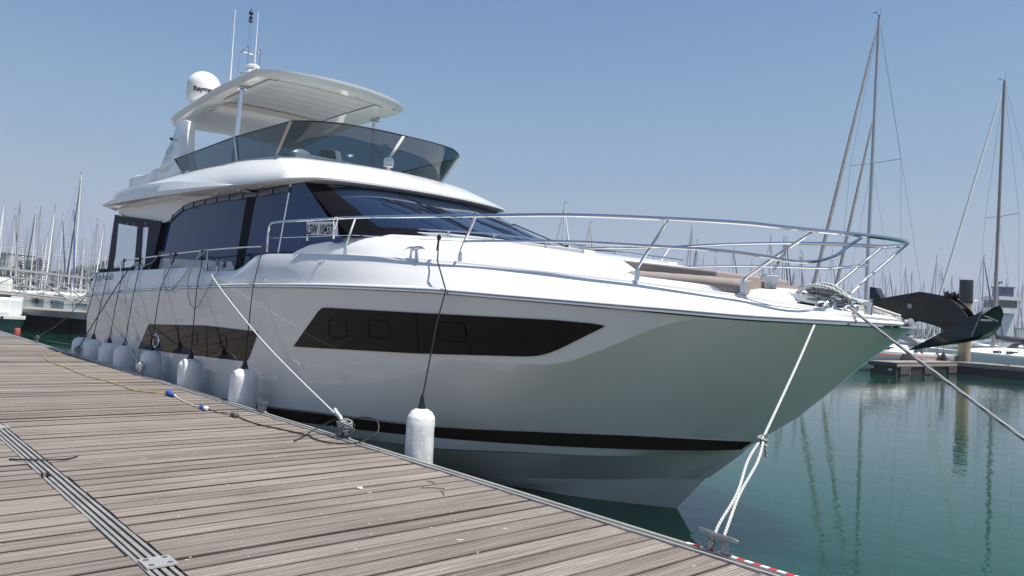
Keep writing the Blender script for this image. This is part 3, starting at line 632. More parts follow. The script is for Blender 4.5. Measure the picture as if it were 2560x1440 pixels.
# wind deflector glass
GF = [(1.75, -11.93), (1.5, -11.62), (1.05, -11.30), (.5, -11.18), (0, -11.15)]
gb, gt = [], []
for i in range(37): t = i / 36; xb, xt = -16.35 + 3.85 * t, -17.0 + 5.07 * t; gb.append((xb, sm(CW, xb) - .01, sm(CZ, xb) - .01)); gt.append((xt, interp([(-17, 1.94), (-13.93, 1.90), (-11.93, 1.75)], xt), interp([(-17.05, 4.98), (-13.93, 5.05), (-11.93, 5.075)], xt)))
for i in range(1, 45): q = i / 44; wb, wt = 1.72 * (1 - q), 1.75 * (1 - q); xb, xt = sm(CF, wb), sm(GF, wt); gb.append((xb, wb, sm(CZ, xb) - .01)); gt.append((xt, wt, 5.075 - .02 * q))
def blend2(a, b_, t): return [tuple(p[k] + (q[k] - p[k]) * t for k in range(3)) for p, q in zip(a, b_)]
for s in (1, -1):
    mb = MB(); mb.loft(side([gb, blend2(gb, gt, .5), gt], s), flip=(s < 0)); g_ = mb.build('wind_deflector', M['tint'], yacht, smooth=20)
    mb = MB(); mb.tube([(x, -s * w_, z + .01) for x, w_, z in gt], .014, 6); mb.build('deflector_rail', M['black'], g_)
    for i, j in ((24, 22), (36, 36)) + (((79, 79),) if s == 1 else ()):
        a = Vector((gb[i][0], -s * (gb[i][1] + .014), gb[i][2])); c = Vector((gt[j][0], -s * (gt[j][1] + .014), gt[j][2]))
        sid = Vector((gb[i + 1][0] - gb[i][0], -s * (gb[i + 1][1] - gb[i][1]), 0)).normalized() * .03
        mb = MB(); mb.slab([a - sid, a + sid, c + sid, c - sid], Vector((.012, -s * .01, 0))); mb.build('deflector_post', M['steeldull'], g_, smooth=0)
    # sloped aft edge bar
    mb = MB(); mb.tube([(-16.42, -s * 1.95, 4.62), (-17.0, -s * 1.95, 4.99)], .018, 6); mb.build('deflector_post', M['steeldull'], g_)
# seat covers, helm seat back, dashboard
mb = MB()
n = 24; rr_ = []
for j in range(7):
    r = []
    for i in range(n + 1):
        t = i / n; y = -1.45 + 2.9 * t; xf = -12.02 - .5 * abs(y / 1.45) ** 2.4
        dx, h = [(0, 0), (0, .22), (-.05, .30), (-.25, .33), (-.5, .31), (-.62, .24), (-.62, 0)][j]
        wv = .03 * math.sin(i * 1.3 + j) + .02 * math.sin(i * 3.1)
        r.append((xf + dx + wv * .5, y, 4.20 + h * (1 + .25 * math.sin(i * .55)) + wv))
    rr_.append(r)
mb.loft(rr_); mb.build('sun_pad_cover', M['cover'], yacht, smooth=60)
for s in (1, -1):
    mb = MB(); n = 20; rr_ = []
    for j in range(6):
        dw, h = [(0, 0), (0, .3), (-.05, .36), (-.35, .35), (-.42, .28), (-.42, 0)][j]
        rr_.append([(-16.2 + 2.6 * i / n, -s * (1.72 + dw + .01 * math.sin(i * 2 + j)), 4.16 + h + .02 * math.sin(i * 1.4 + j)) for i in range(n + 1)])
    mb.loft(rr_, flip=(s < 0)); mb.build('seat_cover', M['cover'], yacht, smooth=60)
mb = MB(); mb.lathe((-12.9, -1.05, 4.62), [(.02, .02), (.24, .0), (.26, .012), (.24, .025), (.02, .03)], 24, M=Matrix.Rotation(math.radians(75), 3, 'Y')); mb.build('steering_wheel', M['whiteplastic'], yacht)
mb = MB(); mb.slab([(-13.0, -1.5, 4.16), (-12.2, -1.5, 4.16), (-12.25, -1.5, 4.66), (-12.75, -1.5, 4.72)], (0, 1.3, 0)); mb.build('helm_console', M['gelgrey'], yacht, bevel=.03)
# arch legs
AP = [(-17.47, 5.90), (-17.02, 5.88), (-16.72, 5.80), (-16.64, 5.50), (-16.41, 5.04), (-16.06, 4.66), (-16.40, 4.56), (-18.12, 4.58), (-18.17, 4.92), (-18.02, 5.10), (-17.57, 5.62)]
for s in (1, -1):
    mb = MB()
    out = [(x, -s * (1.93 - .10 * (z - 4.6)), z) for x, z in AP]
    mb.slab(out, (0, s * .16, 0)); mb.build('arch_leg', M['gel'], yacht, smooth=30, bevel=.02)
    mb = MB(); mb.slab([(-18.16, -s * 1.913, 4.86), (-16.56, -s * 1.905, 4.985), (-16.54, -s * 1.905, 4.955), (-18.16, -s * 1.913, 4.83)], (0, s * .02, 0)); mb.build('arch_joint', M['gelgrey'], yacht, smooth=0)
mb = MB(); mb.lathe((-17.56, -1.84, 5.52), [(.03, 0), (.03, .05), (.022, .06)], 10, M=Matrix.Rotation(PI / 2, 3, 'X')); mb.build('side_camera', M['black'], yacht)
text_obj('arch_lettering', '630', (.30, .27), (-17.86, -1.885, 5.16), (1, 0, .06), (.12, .05, 1), mat('chrome_grey_letter', (.25, .25, .26), .3, .6), yacht, .004, shear=.25)
text_obj('arch_lettering', 'FLY', (.26, .12), (-17.88, -1.90, 5.02), (1, 0, .06), (.12, .05, 1), mat('chrome_grey_letter2', (.3, .3, .31), .3, .6), yacht, .004, shear=.25)
text_obj('hull_lettering', 'PRESTIGE 630', (.255, .155), (-20.72, -2.380, 2.36), (1, -.016, .012), (0, 0.10, 1), mat('hull_letter', (.05, .05, .055), .4, .3), yacht, .012)
text_obj('glass_lettering', 'PRESTIGE', (.10, .07), (-17.62, -1.97, 2.98), (1, 0, 0), (.25, 0, 1), M['gelgrey'], yacht, .004)
# hardtop
HZ = [(-18.62, 6.13), (-18.0, 6.20), (-16.6, 6.31), (-15.3, 6.36), (-13.9, 6.36), (-13.2, 6.33)]
def htx(f_): return -13.28 - .38 * abs(f_) ** 2.6 - .12 * max(0, abs(f_) - .85) / .15
def htz(x, f_): return sm(HZ, x) + .07 * (1 - f_ * f_)
def hrow(f_, dz, inset=0, n=36, fw=1.66):
    o = []
    xe = htx(f_) - inset
    for i in range(n + 1):
        x = -18.62 + inset + (xe + 18.62 - inset) * i / n
        wv = fw - inset - .12 * max(0, (x + 14.1) / .8) ** 2 - .10 * max(0, (-18.2 - x) / .42) ** 2
        o.append((x, f_ * wv, htz(x, f_) + dz))
    return o
fs = [k / 8 - 1 for k in range(17)]
mb = MB(); top = [hrow(f_, 0) for f_ in fs]; mb.loft(top)
bot = [hrow(f_, -.15 + (.03 if abs(f_) > .9 else 0), .06) for f_ in fs]; mb.loft(bot, flip=True)
def ring(g): return g[0] + [r[-1] for r in g[1:]] + g[-1][-2::-1] + [r[0] for r in g[-2:0:-1]]
t_, b__ = ring(top), ring(bot); md = [tuple((Vector(p) * .55 + Vector(q) * .45) + (Vector(p) - Vector((-16, 0, 6.3))).normalized() * .02) for p, q in zip(t_, b__)]
mb.loft([t_ + t_[:1], md + md[:1], b__ + b__[:1]]); hard = mb.build('hardtop', M['gel'], yacht, smooth=40)
# sliding fabric roof panel under the hardtop, with its recess rim
def upatch(xa, xb, fa, fb, dz, name, mt, n=20, m=8, wave=0):
    mb = MB(); g = [[(xa + (xb - xa) * i / n, 1.6 * (fa + (fb - fa) * j / m), htz(xa + (xb - xa) * i / n, fa + (fb - fa) * j / m) + dz + wave * math.sin(j * PI)) for i in range(n + 1)] for j in range(m + 1)]
    mb.loft(g, flip=True); return mb.build(name, mt, hard, smooth=40)
XA, XB, FA, FB_ = -15.95, -13.72, -.78, .54
upatch(XA, XB, FA, FB_, -.158, 'sliding_roof', varied('white_roof_fabric', (.58, .58, .59), (.64, .64, .65), 8, .6))
for k in range(1, 6):
    x_ = XA + (XB - XA) * k / 6; upatch(x_ - .008, x_ + .008, FA, FB_, -.1605, 'roof_seam', mat('seam_grey', (.25, .25, .26), .6), n=1)
wood = mat('tan_trim', (.42, .27, .17), .5)
upatch(XA - .10, XA, FA, FB_, -.163, 'roof_track', wood, n=1)
upatch(XA - .45, XA - .10, FA, FB_ + .12, -.166, 'roof_rim', mat('cream_panel', (.62, .55, .47), .5), n=3)
upatch(XA - .1, XB, FB_, FB_ + .13, -.168, 'roof_rim', M['gel'], m=1); upatch(XA, XB, FA - .10, FA, -.168, 'roof_rim', M['gel'], m=1)
upatch(XA, XB, FB_ - .006, FB_ + .006, -.171, 'roof_gap', M['black'], m=1)
for (x, f_) in ((-13.62, -.80), (-13.62, .80), (-14.5, .9), (-14.6, -.9), (-13.60, .25), (-16.7, -.88)):
    mb = MB(); mb.lathe((x, 1.6 * f_, htz(x, f_) - .160), [(.038, 0), (.038, -.008), (.022, -.012)], 12); mb.build('downlight', M['steel'], hard)
for s in (1, -1):
    mb = MB(); mb.tube([(-14.84, -s * 1.55, 4.4), (-14.72, -s * 1.5, 6.22)], .045, 12); mb.lathe((-14.72, -s * 1.5, 6.185), [(.10, 0), (.10, .012), (.05, .02)], 16); mb.build('hardtop_post', M['steel'], yacht)
# radome with lettering, mast, aerials
mb = MB(); pr = [(.12, -.10), (.14, 0), (.27, .03), (.345, .10), (.365, .2), (.365, .36)] + [(.365 * math.cos(a), .40 + .34 * math.sin(a)) for a in [PI / 2 * k / 9 for k in range(0, 9)]] + [(.02, .742)]
dome = mb.lathe((0, 0, 0), pr, 32).build('satellite_dome', M['whiteplastic'], yacht, smooth=40); dome.location = (-17.75, -1.18, 6.47)
cd = Vector((17.75, -7.357 + 1.18 + 0, -4.6)); ang = math.atan2(cd.y, cd.x)
# curved lettering round the dome, read from the camera's side
cu = bpy.data.curves.new('t', 'FONT'); cu.body = 'Raymarine'; cu.size = .15; cu.offset = .006; to_ = bpy.data.objects.new('t', cu); COL.objects.link(to_); bpy.context.view_layer.update()
me_ = bpy.data.meshes.new_from_object(to_); bpy.data.objects.remove(to_)
mb = MB(); vs = []
for v in me_.vertices:
    a = ang - .62 + (v.co.x) / .37; vs.append((.371 * math.cos(a), .371 * math.sin(a), .21 + v.co.y))
mb.add(vs, [tuple(p.vertices) for p in me_.polygons]); mb.build('dome_lettering', mat('maroon_letter', (.05, .008, .015), .4), dome, smooth=0, merge=False)
mb = MB(); mx_, my_ = -17.2, -.45
for dy in (-.14, .14):
    mb.tube(curvepts([(mx_ - .1, my_ + dy, 6.35), (mx_ - .1, my_ + dy, 7.55), (mx_ - .02, my_ + dy, 7.70), (mx_ + .28, my_ + dy, 7.72), (mx_ + .38, my_ + dy, 7.62), (mx_ + .38, my_ + dy, 6.35)], 4), .020, 8)
mb.tube([(mx_ + .05, my_ - .14, 7.72), (mx_ + .05, my_ + .14, 7.72)], .018, 8); mb.tube([(mx_ + .38, my_ - .14, 7.22), (mx_ - .1, my_ - .14, 7.22)], .015, 6)
mb.build('mast_hoop', M['steel'], yacht)
mb = MB(); mb.tube([(mx_ + .05, my_ - .02, 7.72), (mx_ + .03, my_ - .02, 8.45)], .011, 8); mb.tube([(mx_ + .05, my_ + .04, 7.72), (mx_ + .03, my_ + .04, 8.45)], .009, 8); mb.build('light_mast', M['steel'], yacht)
mb = MB(); mb.lathe((mx_ + .03, my_ + .01, 8.44), [(.042, 0), (.045, .02), (.038, .03), (.038, .11), (.042, .12), (.012, .125), (.012, .17), (.046, .18), (.05, .21), (.036, .25), (.015, .27), (.012, .31)], 14); mb.build('anchor_light', M['black'], yacht)
mb = MB(); mb.lathe((mx_ + .42, my_ - .02, 7.26), [(.02, -.3), (.02, 0), (.05, .02), (.145, .04), (.15, .065), (.12, .09), (.02, .10)], 20); mb.box((mx_ + .40, my_ - .02, 7.21), (.26, .26, .02)); mb.build('antenna_disc', M['whiteplastic'], yacht)
for (ax, ay, at) in ((-15.9, -1.3, 8.13), (-16.4, -.6, 8.42)):
    mb = MB(); mb.tube([(ax, ay, 6.3), (ax + .01, ay, 7.2), (ax + .02, ay, at)], [.018, .013, .008], 8); mb.lathe((ax, ay, 6.35), [(.03, 0), (.03, .2), (.018, .25)], 10); mb.build('whip_antenna', M['whiteplastic'], yacht)
# covered furniture at the aft end of the flybridge
mb = MB(); rnd2 = random.Random(5); n = 10; rr_ = []
for j, z in enumerate((4.42, 4.56, 4.74, 4.91, 4.94)):
    c = [(-20.55, -1.86), (-18.3, -1.86), (-18.3, -.6), (-20.55, -.6), (-20.55, -1.86)]; r = []
    for k in range(4):
        for i in range(n): 
            t = i / n; x = c[k][0] + (c[k + 1][0] - c[k][0]) * t; y = c[k][1] + (c[k + 1][1] - c[k][1]) * t
            if j < 4: x += rnd2.uniform(-.008, .008); y += rnd2.uniform(-.012, .012)
            sh = .97 if j == 4 else 1
            r.append((-19.4 + (x + 19.4) * sh, -1.2 + (y + 1.2) * sh, z + (.02 * math.sin(i * .9 + k) if j > 2 else 0)))
    rr_.append(r + r[:1])
mb.loft(rr_); mb.add([(-20.4, -1.75, 4.93), (-18.4, -1.75, 4.94), (-18.4, -.7, 4.94), (-20.4, -.7, 4.93)], [(0, 1, 2, 3)]); cf = mb.build('furniture_cover', varied('white_sheet', (.6, .62, .65), (.75, .76, .78), 4, .45, .8, .05), yacht, smooth=30)
# searchlight
sl_ = empty('searchlight', (-11.42, -.16, 4.555)); sl_.parent = yacht
Mr = Matrix.Rotation(-.45, 3, 'Z')
mb = MB(); mb.box((0, 0, .05), (.12, .17, .17), M=Mr); mb.build('lamp_housing', M['whiteplastic'], sl_, bevel=.03)
mb = MB(); mb.box(tuple(Mr @ Vector((.062, 0, .05))), (.012, .135, .135), M=Mr); mb.build('lamp_glass', mat('lamp_reflector', (.6, .62, .64), .12, .9), sl_, bevel=.004)
mb = MB(); mb.lathe((0, 0, -.09), [(.05, 0), (.05, .02), (.03, .03), (.03, .06)], 14); mb.build('lamp_foot', M['whiteplastic'], sl_)
# cockpit enclosure: navy canvas frames with clear panes
def strip(pts, name, mt, off=.02, parent=yacht, s=1):
    mb = MB(); mb.slab([(x, -s * w_, z) for x, w_, z in pts], (0, s * off, 0)); return mb.build(name, mt, parent, smooth=0)
for s in (1, -1):
    strip([(-20.85, 2.05, 4.02), (-20.5, 2.05, 3.99), (-20.6, 2.05, 3.0), (-20.78, 2.05, 2.66), (-21.2, 2.05, 2.66)], 'canvas_panel', M['navy'], s=s)
    strip([(-20.9, 2.052, 4.02), (-20.5, 2.052, 3.97), (-17.2, 2.052, 3.66), (-17.4, 2.052, 3.55), (-18.7, 2.052, 3.60), (-20.4, 2.052, 3.77)], 'canvas_panel', M['navy'], s=s)
    strip([(-18.9, 2.055, 3.75), (-18.55, 2.055, 3.74), (-18.50, 2.055, 2.66), (-18.95, 2.055, 2.66)], 'canvas_panel', M['navy'], s=s)
    strip([(-18.1, 2.05, 3.72), (-17.25, 2.05, 3.64), (-17.7, 2.05, 2.7), (-18.05, 2.05, 2.66), (-18.2, 2.05, 2.66)], 'canvas_panel', M['navy'], s=s)
    strip([(-21.5, 2.16, 2.66), (-18.0, 2.14, 2.69), (-18.0, 2.10, 2.55), (-21.5, 2.14, 2.5)], 'canvas_panel', M['navy'], .12, s=s)
    n = 24; a = []; b_ = []
    for i in range(n + 1):
        x = -20.6 + 2.4 * i / n; wv = 2.045 + .012 * math.sin(i * 2.3) + .006 * math.sin(i * 5); a.append((x, -s * wv, 2.62)); b_.append((x, -s * wv, 3.8 - .1 * i / n))
    mb = MB(); mb.loft([a, b_]); mb.build('clear_panel', M['film'], yacht, smooth=60)
n = 30; a = []; b_ = []
for i in range(n + 1):
    y = -2.0 + 4.0 * i / n; a.append((-21.1 + .02 * math.sin(i * 2), y, 2.62)); b_.append((-20.85 + .02 * math.sin(i * 2), y, 4.0))
mb = MB(); mb.loft([a, b_]); mb.build('clear_panel', M['film'], yacht, smooth=60)
# aft bulkhead glass so that the saloon is closed
mb = MB(); mb.add([(-17.9, -1.93, 2.9), (-17.9, 1.93, 2.9), (-17.3, 1.93, 3.7), (-17.3, -1.93, 3.7)], [(0, 1, 2, 3)]); mb.build('aft_door', M['sideglass'], yacht, smooth=0)

# ---------------------------------------------------------------- rails and deck hardware
TR = [(-11.36, 2.28, 2.84), (-11.36, 2.28, 3.16), (-11.30, 2.28, 3.27), (-11.1, 2.27, 3.295), (-10.47, 2.24, 3.29), (-9.07, 2.16, 3.265), (-8.0, 2.02, 3.235), (-6.85, 1.84, 3.20), (-5.67, 1.54, 3.175), (-4.62, 1.19, 3.12), (-3.95, .98, 3.07), (-3.69, .88, 3.04), (-3.36, .74, 3.0), (-3.05, .48, 2.975), (-2.89, .2, 2.965), (-2.85, 0, 2.96)]
full = [(x, -w_, z) for x, w_, z in TR] + [(x, w_, z) for x, w_, z in TR[-2::-1]]
mb = MB(); mb.tube(curvepts(full, 4), .020, 10); rail = mb.build('bow_rail', M['steel'], yacht)
MR = [(-6.96, 1.90, 2.90), (-5.7, 1.60, 2.89), (-4.85, 1.32, 2.85), (-4.17, 1.1, 2.81), (-3.75, .95, 2.76), (-3.50, .86, 2.715), (-3.32, .77, 2.715), (-3.18, .66, 2.77), (-3.11, .57, 2.86), (-3.03, .48, 2.95)]
for s in (1, -1):
    mr_ = MR if s == 1 else MR[:4] + [(-3.8, .86, 2.80), (-3.42, .56, 2.79)]
    mb = MB(); mb.tube(curvepts([(x, -s * w_, z) for x, w_, z in mr_], 4), .015, 8); mb.build('mid_rail', M['steel'], rail)
    mb = MB(); mb.tube([(-11.36, -s * 2.28, 3.06), (-9.05, -s * 2.15, 3.03), (-6.96, -s * 1.9, 2.90)], .004, 5); mb.build('guard_wire', M['steel'], rail)
    for (a, b_) in (((-9.2, 2.15, 2.78), (-9.0, 2.15, 3.255)), ((-7.11, 1.82, 2.67), (-6.85, 1.84, 3.19)), ((-4.94, 1.24, 2.50), (-4.62, 1.19, 3.11)), ((-3.95, .88, 2.42), (-3.36, .74, 2.99)), ((-3.62, .60, 2.36), (-2.98, .36, 2.96))):
        if s == 1 and a[0] == -3.62: continue
        A = Vector((a[0], -s * a[1], a[2])); B = Vector((b_[0], -s * b_[1], b_[2]))
        mb = MB(); mb.tube(curvepts([A, A + Vector((0, 0, .10)), (A + Vector((0, 0, .13))).lerp(B, .10), (A + Vector((0, 0, .13))).lerp(B, .5), B], 4), .016, 8); mb.build('stanchion', M['steel'], rail)
        mb = MB(); mb.lathe(A - Vector((0, 0, .02)), [(.045, 0), (.045, .01), (.028, .02), (.026, .10), (.022, .13)], 12); mb.build('stanchion_foot', M['steel'], rail)
    if s == -1:
        pass
    AR = [(-18.82, 2.36, 2.58), (-18.83, 2.36, 2.76), (-18.78, 2.36, 2.81), (-18.6, 2.36, 2.825), (-17.6, 2.36, 2.84), (-15.5, 2.36, 2.89), (-13.79, 2.36, 2.92), (-12.2, 2.36, 2.93), (-11.36, 2.30, 2.93)]
    mb = MB(); mb.tube(curvepts([(x, -s * w_, z) for x, w_, z in AR], 3), .016, 8); ar = mb.build('side_rail', M['steel'], yacht)
    for x in (-17.36, -15.53, -13.69):
        mb = MB(); mb.tube([(x, -s * 2.34, Gz(x) - .02), (x, -s * 2.34, Gz(x) + .1), (x + .08, -s * 2.36, sm([(a[0], a[2]) for a in AR[3:]], x))], .014, 8); mb.build('stanchion', M['steel'], ar)
        mb = MB(); mb.lathe((x, -s * 2.34, Gz(x) - .02), [(.04, 0), (.03, .02), (.026, .09), (.02, .11)], 12); mb.build('stanchion_foot', M['steel'], ar)
def deckcleat(x, w_, z, s, L=.42, rz=0):
    e = empty('deck_cleat', (x, -s * w_, z), rz); e.parent = yacht
    mb = MB(); mb.tube(curvepts([(-L / 2, 0, .135), (-L / 4, 0, .155), (0, 0, .15), (L / 4, 0, .155), (L / 2, 0, .135)], 4), [.012, .016, .02, .022, .024, .025, .026, .026, .026, .026, .026, .025, .024, .022, .02, .016, .012], 10)
    for q in (-.07, .07): mb.tube([(q * 1.35, 0, -.01), (q, 0, .06), (q * .8, 0, .15)], [.034, .022, .022], 10)
    return mb.build('cleat_body', M['steel'], e)
for s in (1, -1):
    deckcleat(-7.80, 2.0, 2.68, s, .50, rz=-.12 * s); deckcleat(-13.1, 2.33, 2.54, s, .34); deckcleat(-17.75, 2.32, 2.60, s, .34); deckcleat(-3.35, .36, 2.26, s, .28, -.5 * s)
# sunpad cushions
def cushion(poly, z0, h, name='sun_cushion', d=.03):
    mb = MB(); mb.slab(poly, (0, 0, h)); return mb.build(name, M['fabric'], yacht, bevel=d, smooth=60)
cushion([(-6.0, -.76, 2.70), (-4.35, -.72, 2.53), (-4.35, .72, 2.53), (-6.0, .76, 2.70)], 0, .11, d=.02)
mb = MB(); n = 16; rr_ = []
for (dy, dz) in ((-.97, -.17), (-.99, -.06), (-.96, -.02), (-.80, .01), (.80, .01), (.96, -.02), (.99, -.06), (.97, -.17)):
    rr_.append([(x, dy * (1 - .12 * i / n), interp([(-5.35, 2.635), (-4.4, 2.575), (-3.95, 2.535)], x) + dz + .002 * math.sin(i * 1.9)) for i in range(n + 1) for x in [-5.35 + 1.4 * i / n]])
mb.loft(rr_); mb.add([r[0] for r in rr_], [tuple(range(8))]); mb.add([r[-1] for r in rr_], [tuple(range(8))]); mb.build('sun_cushion', M['fabric'], yacht, smooth=60)
mb = MB(); mb.slab([(-4.0, -.5, 2.42), (-3.45, -.42, 2.34), (-3.45, .42, 2.34), (-4.0, .5, 2.42)], (0, 0, .08)); mb.build('bow_locker', M['gel'], yacht, bevel=.02)
mb = MB(); mb.slab([(-3.78, .12, 2.40), (-3.05, .30, 2.28), (-3.05, .33, 2.28), (-3.78, .42, 2.40)], (0, 0, .10)); mb.build('bow_seat', M['gel'], yacht, bevel=.015)
mb = MB(); mb.lathe((-3.93, -.45, 2.42), [(.085, -.02), (.085, .03), (.05, .04), (.05, .06), (.078, .07), (.082, .10), (.082, .185), (.09, .19), (.09, .205), (.02, .21)], 20); mb.build('windlass', M['steel'], yacht)
# anchor chain from windlass to the roller
mb = MB()
for i in range(16):
    t = i / 15; c = Vector((-3.88, -.40, 2.44)).lerp(Vector((-3.42, -.12, 2.36)), t) + Vector((0, 0, .01 * math.sin(i)))
    r_ = [(c.x + .024 * math.cos(a), c.y + (.013 * math.sin(a) if i % 2 else 0), c.z + (0 if i % 2 else .013 * math.sin(a))) for a in [2 * PI * k / 10 for k in range(10)]]; mb.tube(r_, .0055, 5, closed=True)
mb.build('anchor_chain', M['steel'], yacht)
# fairleads on the starboard bow
for (x, w_) in ((-3.33, .545), (-3.13, .42)):
    for s in (1, -1):
        mb = MB(); z = Gz(x) - .01; c = Vector((x, -s * w_, z))
        mb.tube(curvepts([c + Vector((-.055, 0, -.03)), c + Vector((-.05, 0, .05)), c + Vector((0, 0, .07)), c + Vector((.05, 0, .045)), c + Vector((.055, 0, -.03))], 4), .014, 8); mb.build('fairlead', M['steel'], yacht)
mb = MB(); mb.tube([(-3.02, -.30, 2.24), (-3.02, -.30, 2.36)], .035, 14); mb.tube([(-3.02, -.30, 2.345), (-3.02, -.30, 2.385)], .045, 14); mb.build('mooring_post', M['steel'], yacht)
mb = MB(); mb.slab([(-3.2, -.09, 2.235), (-2.70, -.07, 2.20), (-2.70, .07, 2.20), (-3.2, .09, 2.235)], (0, 0, .015)); mb.tube([(-2.74, -.07, 2.225), (-2.74, .07, 2.225)], .03, 12); mb.build('anchor_roller', M['steel'], yacht, smooth=0)
# small drain fittings
for (x, z) in ((-17.05, 1.72), (-21.2, 1.3), (-10.9, 2.42)):
    mb = MB(); mb.lathe((x, -(hullw(x, z) if z > 1 else .66) - .0, z), [(.03, 0), (.03, .012), (.018, .014), (.016, .004)], 12, M=Matrix.Rotation(PI / 2, 3, 'X')); mb.build('hull_fitting', M['steel'], yacht)
# ================================================================ things hung on, tied to and lying beside the yacht
YC = 7.357
# plough anchor on the bow roller
anchor = empty('plough_anchor', (-2.8, YC, 2.3)); tag(anchor, 'dark galvanised plough anchor with broad flukes hanging out over the yacht bow', 'anchor')
def AP_(x, w_, z): return Vector((x + 2.8, -w_, z - 2.3))
am = varied('dark_anchor_paint', (.018, .014, .012), (.035, .028, .024), 14, .28, .15, .004)
ag = varied('glossy_dark_steel', (.03, .034, .036), (.05, .055, .055), 9, .16, .05, .01, metal=.5)
PS = [(-3.331, 2.372), (-3.136, 2.394), (-2.709, 2.436), (-2.50, 2.457), (-2.45, 2.447), (-2.393, 2.409), (-2.335, 2.355), (-2.295, 2.30), (-2.276, 2.26), (-2.43, 2.156), (-2.474, 2.168), (-2.518, 2.188), (-2.60, 2.212), (-2.674, 2.229), (-2.799, 2.243), (-2.945, 2.306), (-3.134, 2.359)]
mb = MB(); mb.slab([AP_(x, .045, z) for x, z in PS], (0, .016, 0)); shank = mb.build('shank', am, anchor, smooth=20, bevel=.003)
mb = MB(); mb.slab([AP_(x, -.085, z) for x, z in [(-3.2, 2.40), (-3.1, 2.43), (-2.732, 2.504), (-2.64, 2.491), (-2.489, 2.462), (-2.395, 2.435), (-2.30, 2.34), (-2.265, 2.28), (-2.45, 2.17), (-2.8, 2.26), (-3.0, 2.33)]], (0, .014, 0)); mb.build('shank', am, anchor, smooth=20, bevel=.003)
mb = MB(); mb.slab([AP_(x, .03, z) for x, z in [(-2.709, 2.436), (-2.45, 2.447), (-2.34, 2.36), (-2.36, 2.34), (-2.46, 2.42), (-2.709, 2.41)]], (0, .11, 0)); mb.build('shank_web', am, anchor, smooth=20)
mb = MB(); mb.lathe(AP_(-2.76, .047, 2.365), [(.022, 0), (.022, .006), (.012, .007)], 16, M=Matrix.Rotation(PI / 2, 3, 'X')); mb.build('shank_bolt', M['galv'], anchor)
for (x, w0) in ((-2.453, .02), (-2.428, -.075)):
    mb = MB(); pr = [(.036 * math.cos(a), .036 * math.sin(a)) for a in [-PI / 2 + PI * k / 10 for k in range(11)]]; mb.lathe(AP_(x, w0, 2.472), [(max(r, .002), z) for r, z in pr], 18, M=Matrix.Rotation(PI / 2, 3, 'X')); mb.build('ball_shackle', am, anchor)
T = (-2.769, 0, 1.964); K = (-2.255, 0, 2.262)
def plate(pts, name, mt, d=(.006, 0, .012)):
    mb = MB(); P = [AP_(*p) for p in pts]; n = len(P)
    c = P[0]; vs = P + [p + Vector(d) for p in P]
    fs = [(0, i, i + 1) for i in range(1, n - 1)] + [(n, n + i + 1, n + i) for i in range(1, n - 1)] + [(i, (i + 1) % n, (i + 1) % n + n, i + n) for i in range(n)]
    mb.add(vs, fs); return mb.build(name, mt, anchor, smooth=12)
plate([T, (-2.396, .12, 2.038), (-2.30, .20, 2.07), (-2.182, .28, 2.116), (-2.13, .275, 2.22), (-2.118, .25, 2.325), (-2.19, .12, 2.29), K], 'fluke', ag)
gp = varied('water_reflection_fluke', (.022, .05, .035), (.035, .07, .05), 6, .3, .05, .01, metal=.2)  # green reflection of the water put into this fluke's base colour
plate([T, K, (-2.22, -.12, 2.31), (-2.185, -.26, 2.375), (-2.160, -.33, 2.392), (-2.142, -.35, 2.36), (-2.138, -.365, 2.314), (-2.155, -.36, 2.219), (-2.18, -.33, 2.16), (-2.216, -.28, 2.115), (-2.348, -.1, 2.062)], 'fluke', gp)
mb = MB(); mb.tube([AP_(*T), AP_(-2.5, 0, 2.115), AP_(*K)], [.004, .016, .02], 6); mb.tube([AP_(-2.182, .28, 2.116), AP_(-2.118, .25, 2.325)], .006, 6); mb.build('fluke_ridge', M['galv'], anchor)
mb = MB(); mb.tube([AP_(-2.26, .02, 2.262), AP_(-2.13, -.16, 2.262)], .010, 6); mb.tube([AP_(-2.18, -.02, 2.30), AP_(-2.12, -.16, 2.262)], .008, 6); mb.build('fluke_brace', M['galv'], anchor)

# coiled mooring rope on the foredeck
rnd = random.Random(11); pts = []
for k in range(15):
    a0 = rnd.uniform(.9, 1.08); rx = .20 + .035 * math.sin(k * 2.1) ; ry = .12 + .025 * math.cos(k * 1.7); z = 2.345 + .0095 * k + (.012 if k > 9 else 0)
    cx = -3.42 + .02 * math.sin(k * 1.3); cy = YC - .28 + .02 * math.cos(k * 2.2)
    for i in range(20):
        a = 2 * PI * i / 20; pts.append((cx + rx * a0 * math.cos(a) + .012 * math.sin(3 * a + k), cy + ry * a0 * math.sin(a), z + .010 * i / 20 - .10 * (rx * math.cos(a)) + .012 * math.sin(2 * a + k * 1.9)))
mb = MB(); mb.tube(pts, .0105, 7); tag(mb.build('coiled_rope', M['ropegrey'], smooth=60), 'untidy coil of grey mooring rope heaped on the yacht foredeck behind the anchor', 'rope')
mb = MB()
for off in (0, .03): mb.tube(curvepts([(-3.66, YC - .42 + off, 2.45), (-3.5, YC - .45 + off, 2.52), (-3.33, YC - .42 + off, 2.50 + off), (-3.15, YC - .35 + off, 2.40), (-3.0, YC - .30 + off, 2.345), (-2.82, YC - .12 + off, 2.27)], 5), .0115, 8)
tag(mb.build('bow_rope', M['rope'], smooth=60), 'pair of pale ropes led over the coil and round the steel bow post', 'rope')
# small black canvas pouch on the port bow rail
mb = MB(); mb.slab([(-3.36, YC + .50, 2.42), (-3.22, YC + .50, 2.41), (-3.30, YC + .52, 2.56), (-3.37, YC + .52, 2.57)], (0, .12, 0)); tag(mb.build('canvas_pouch', M['navy'], bevel=.008), 'small black triangular canvas cover standing behind the anchor shank on the bow', 'cover')

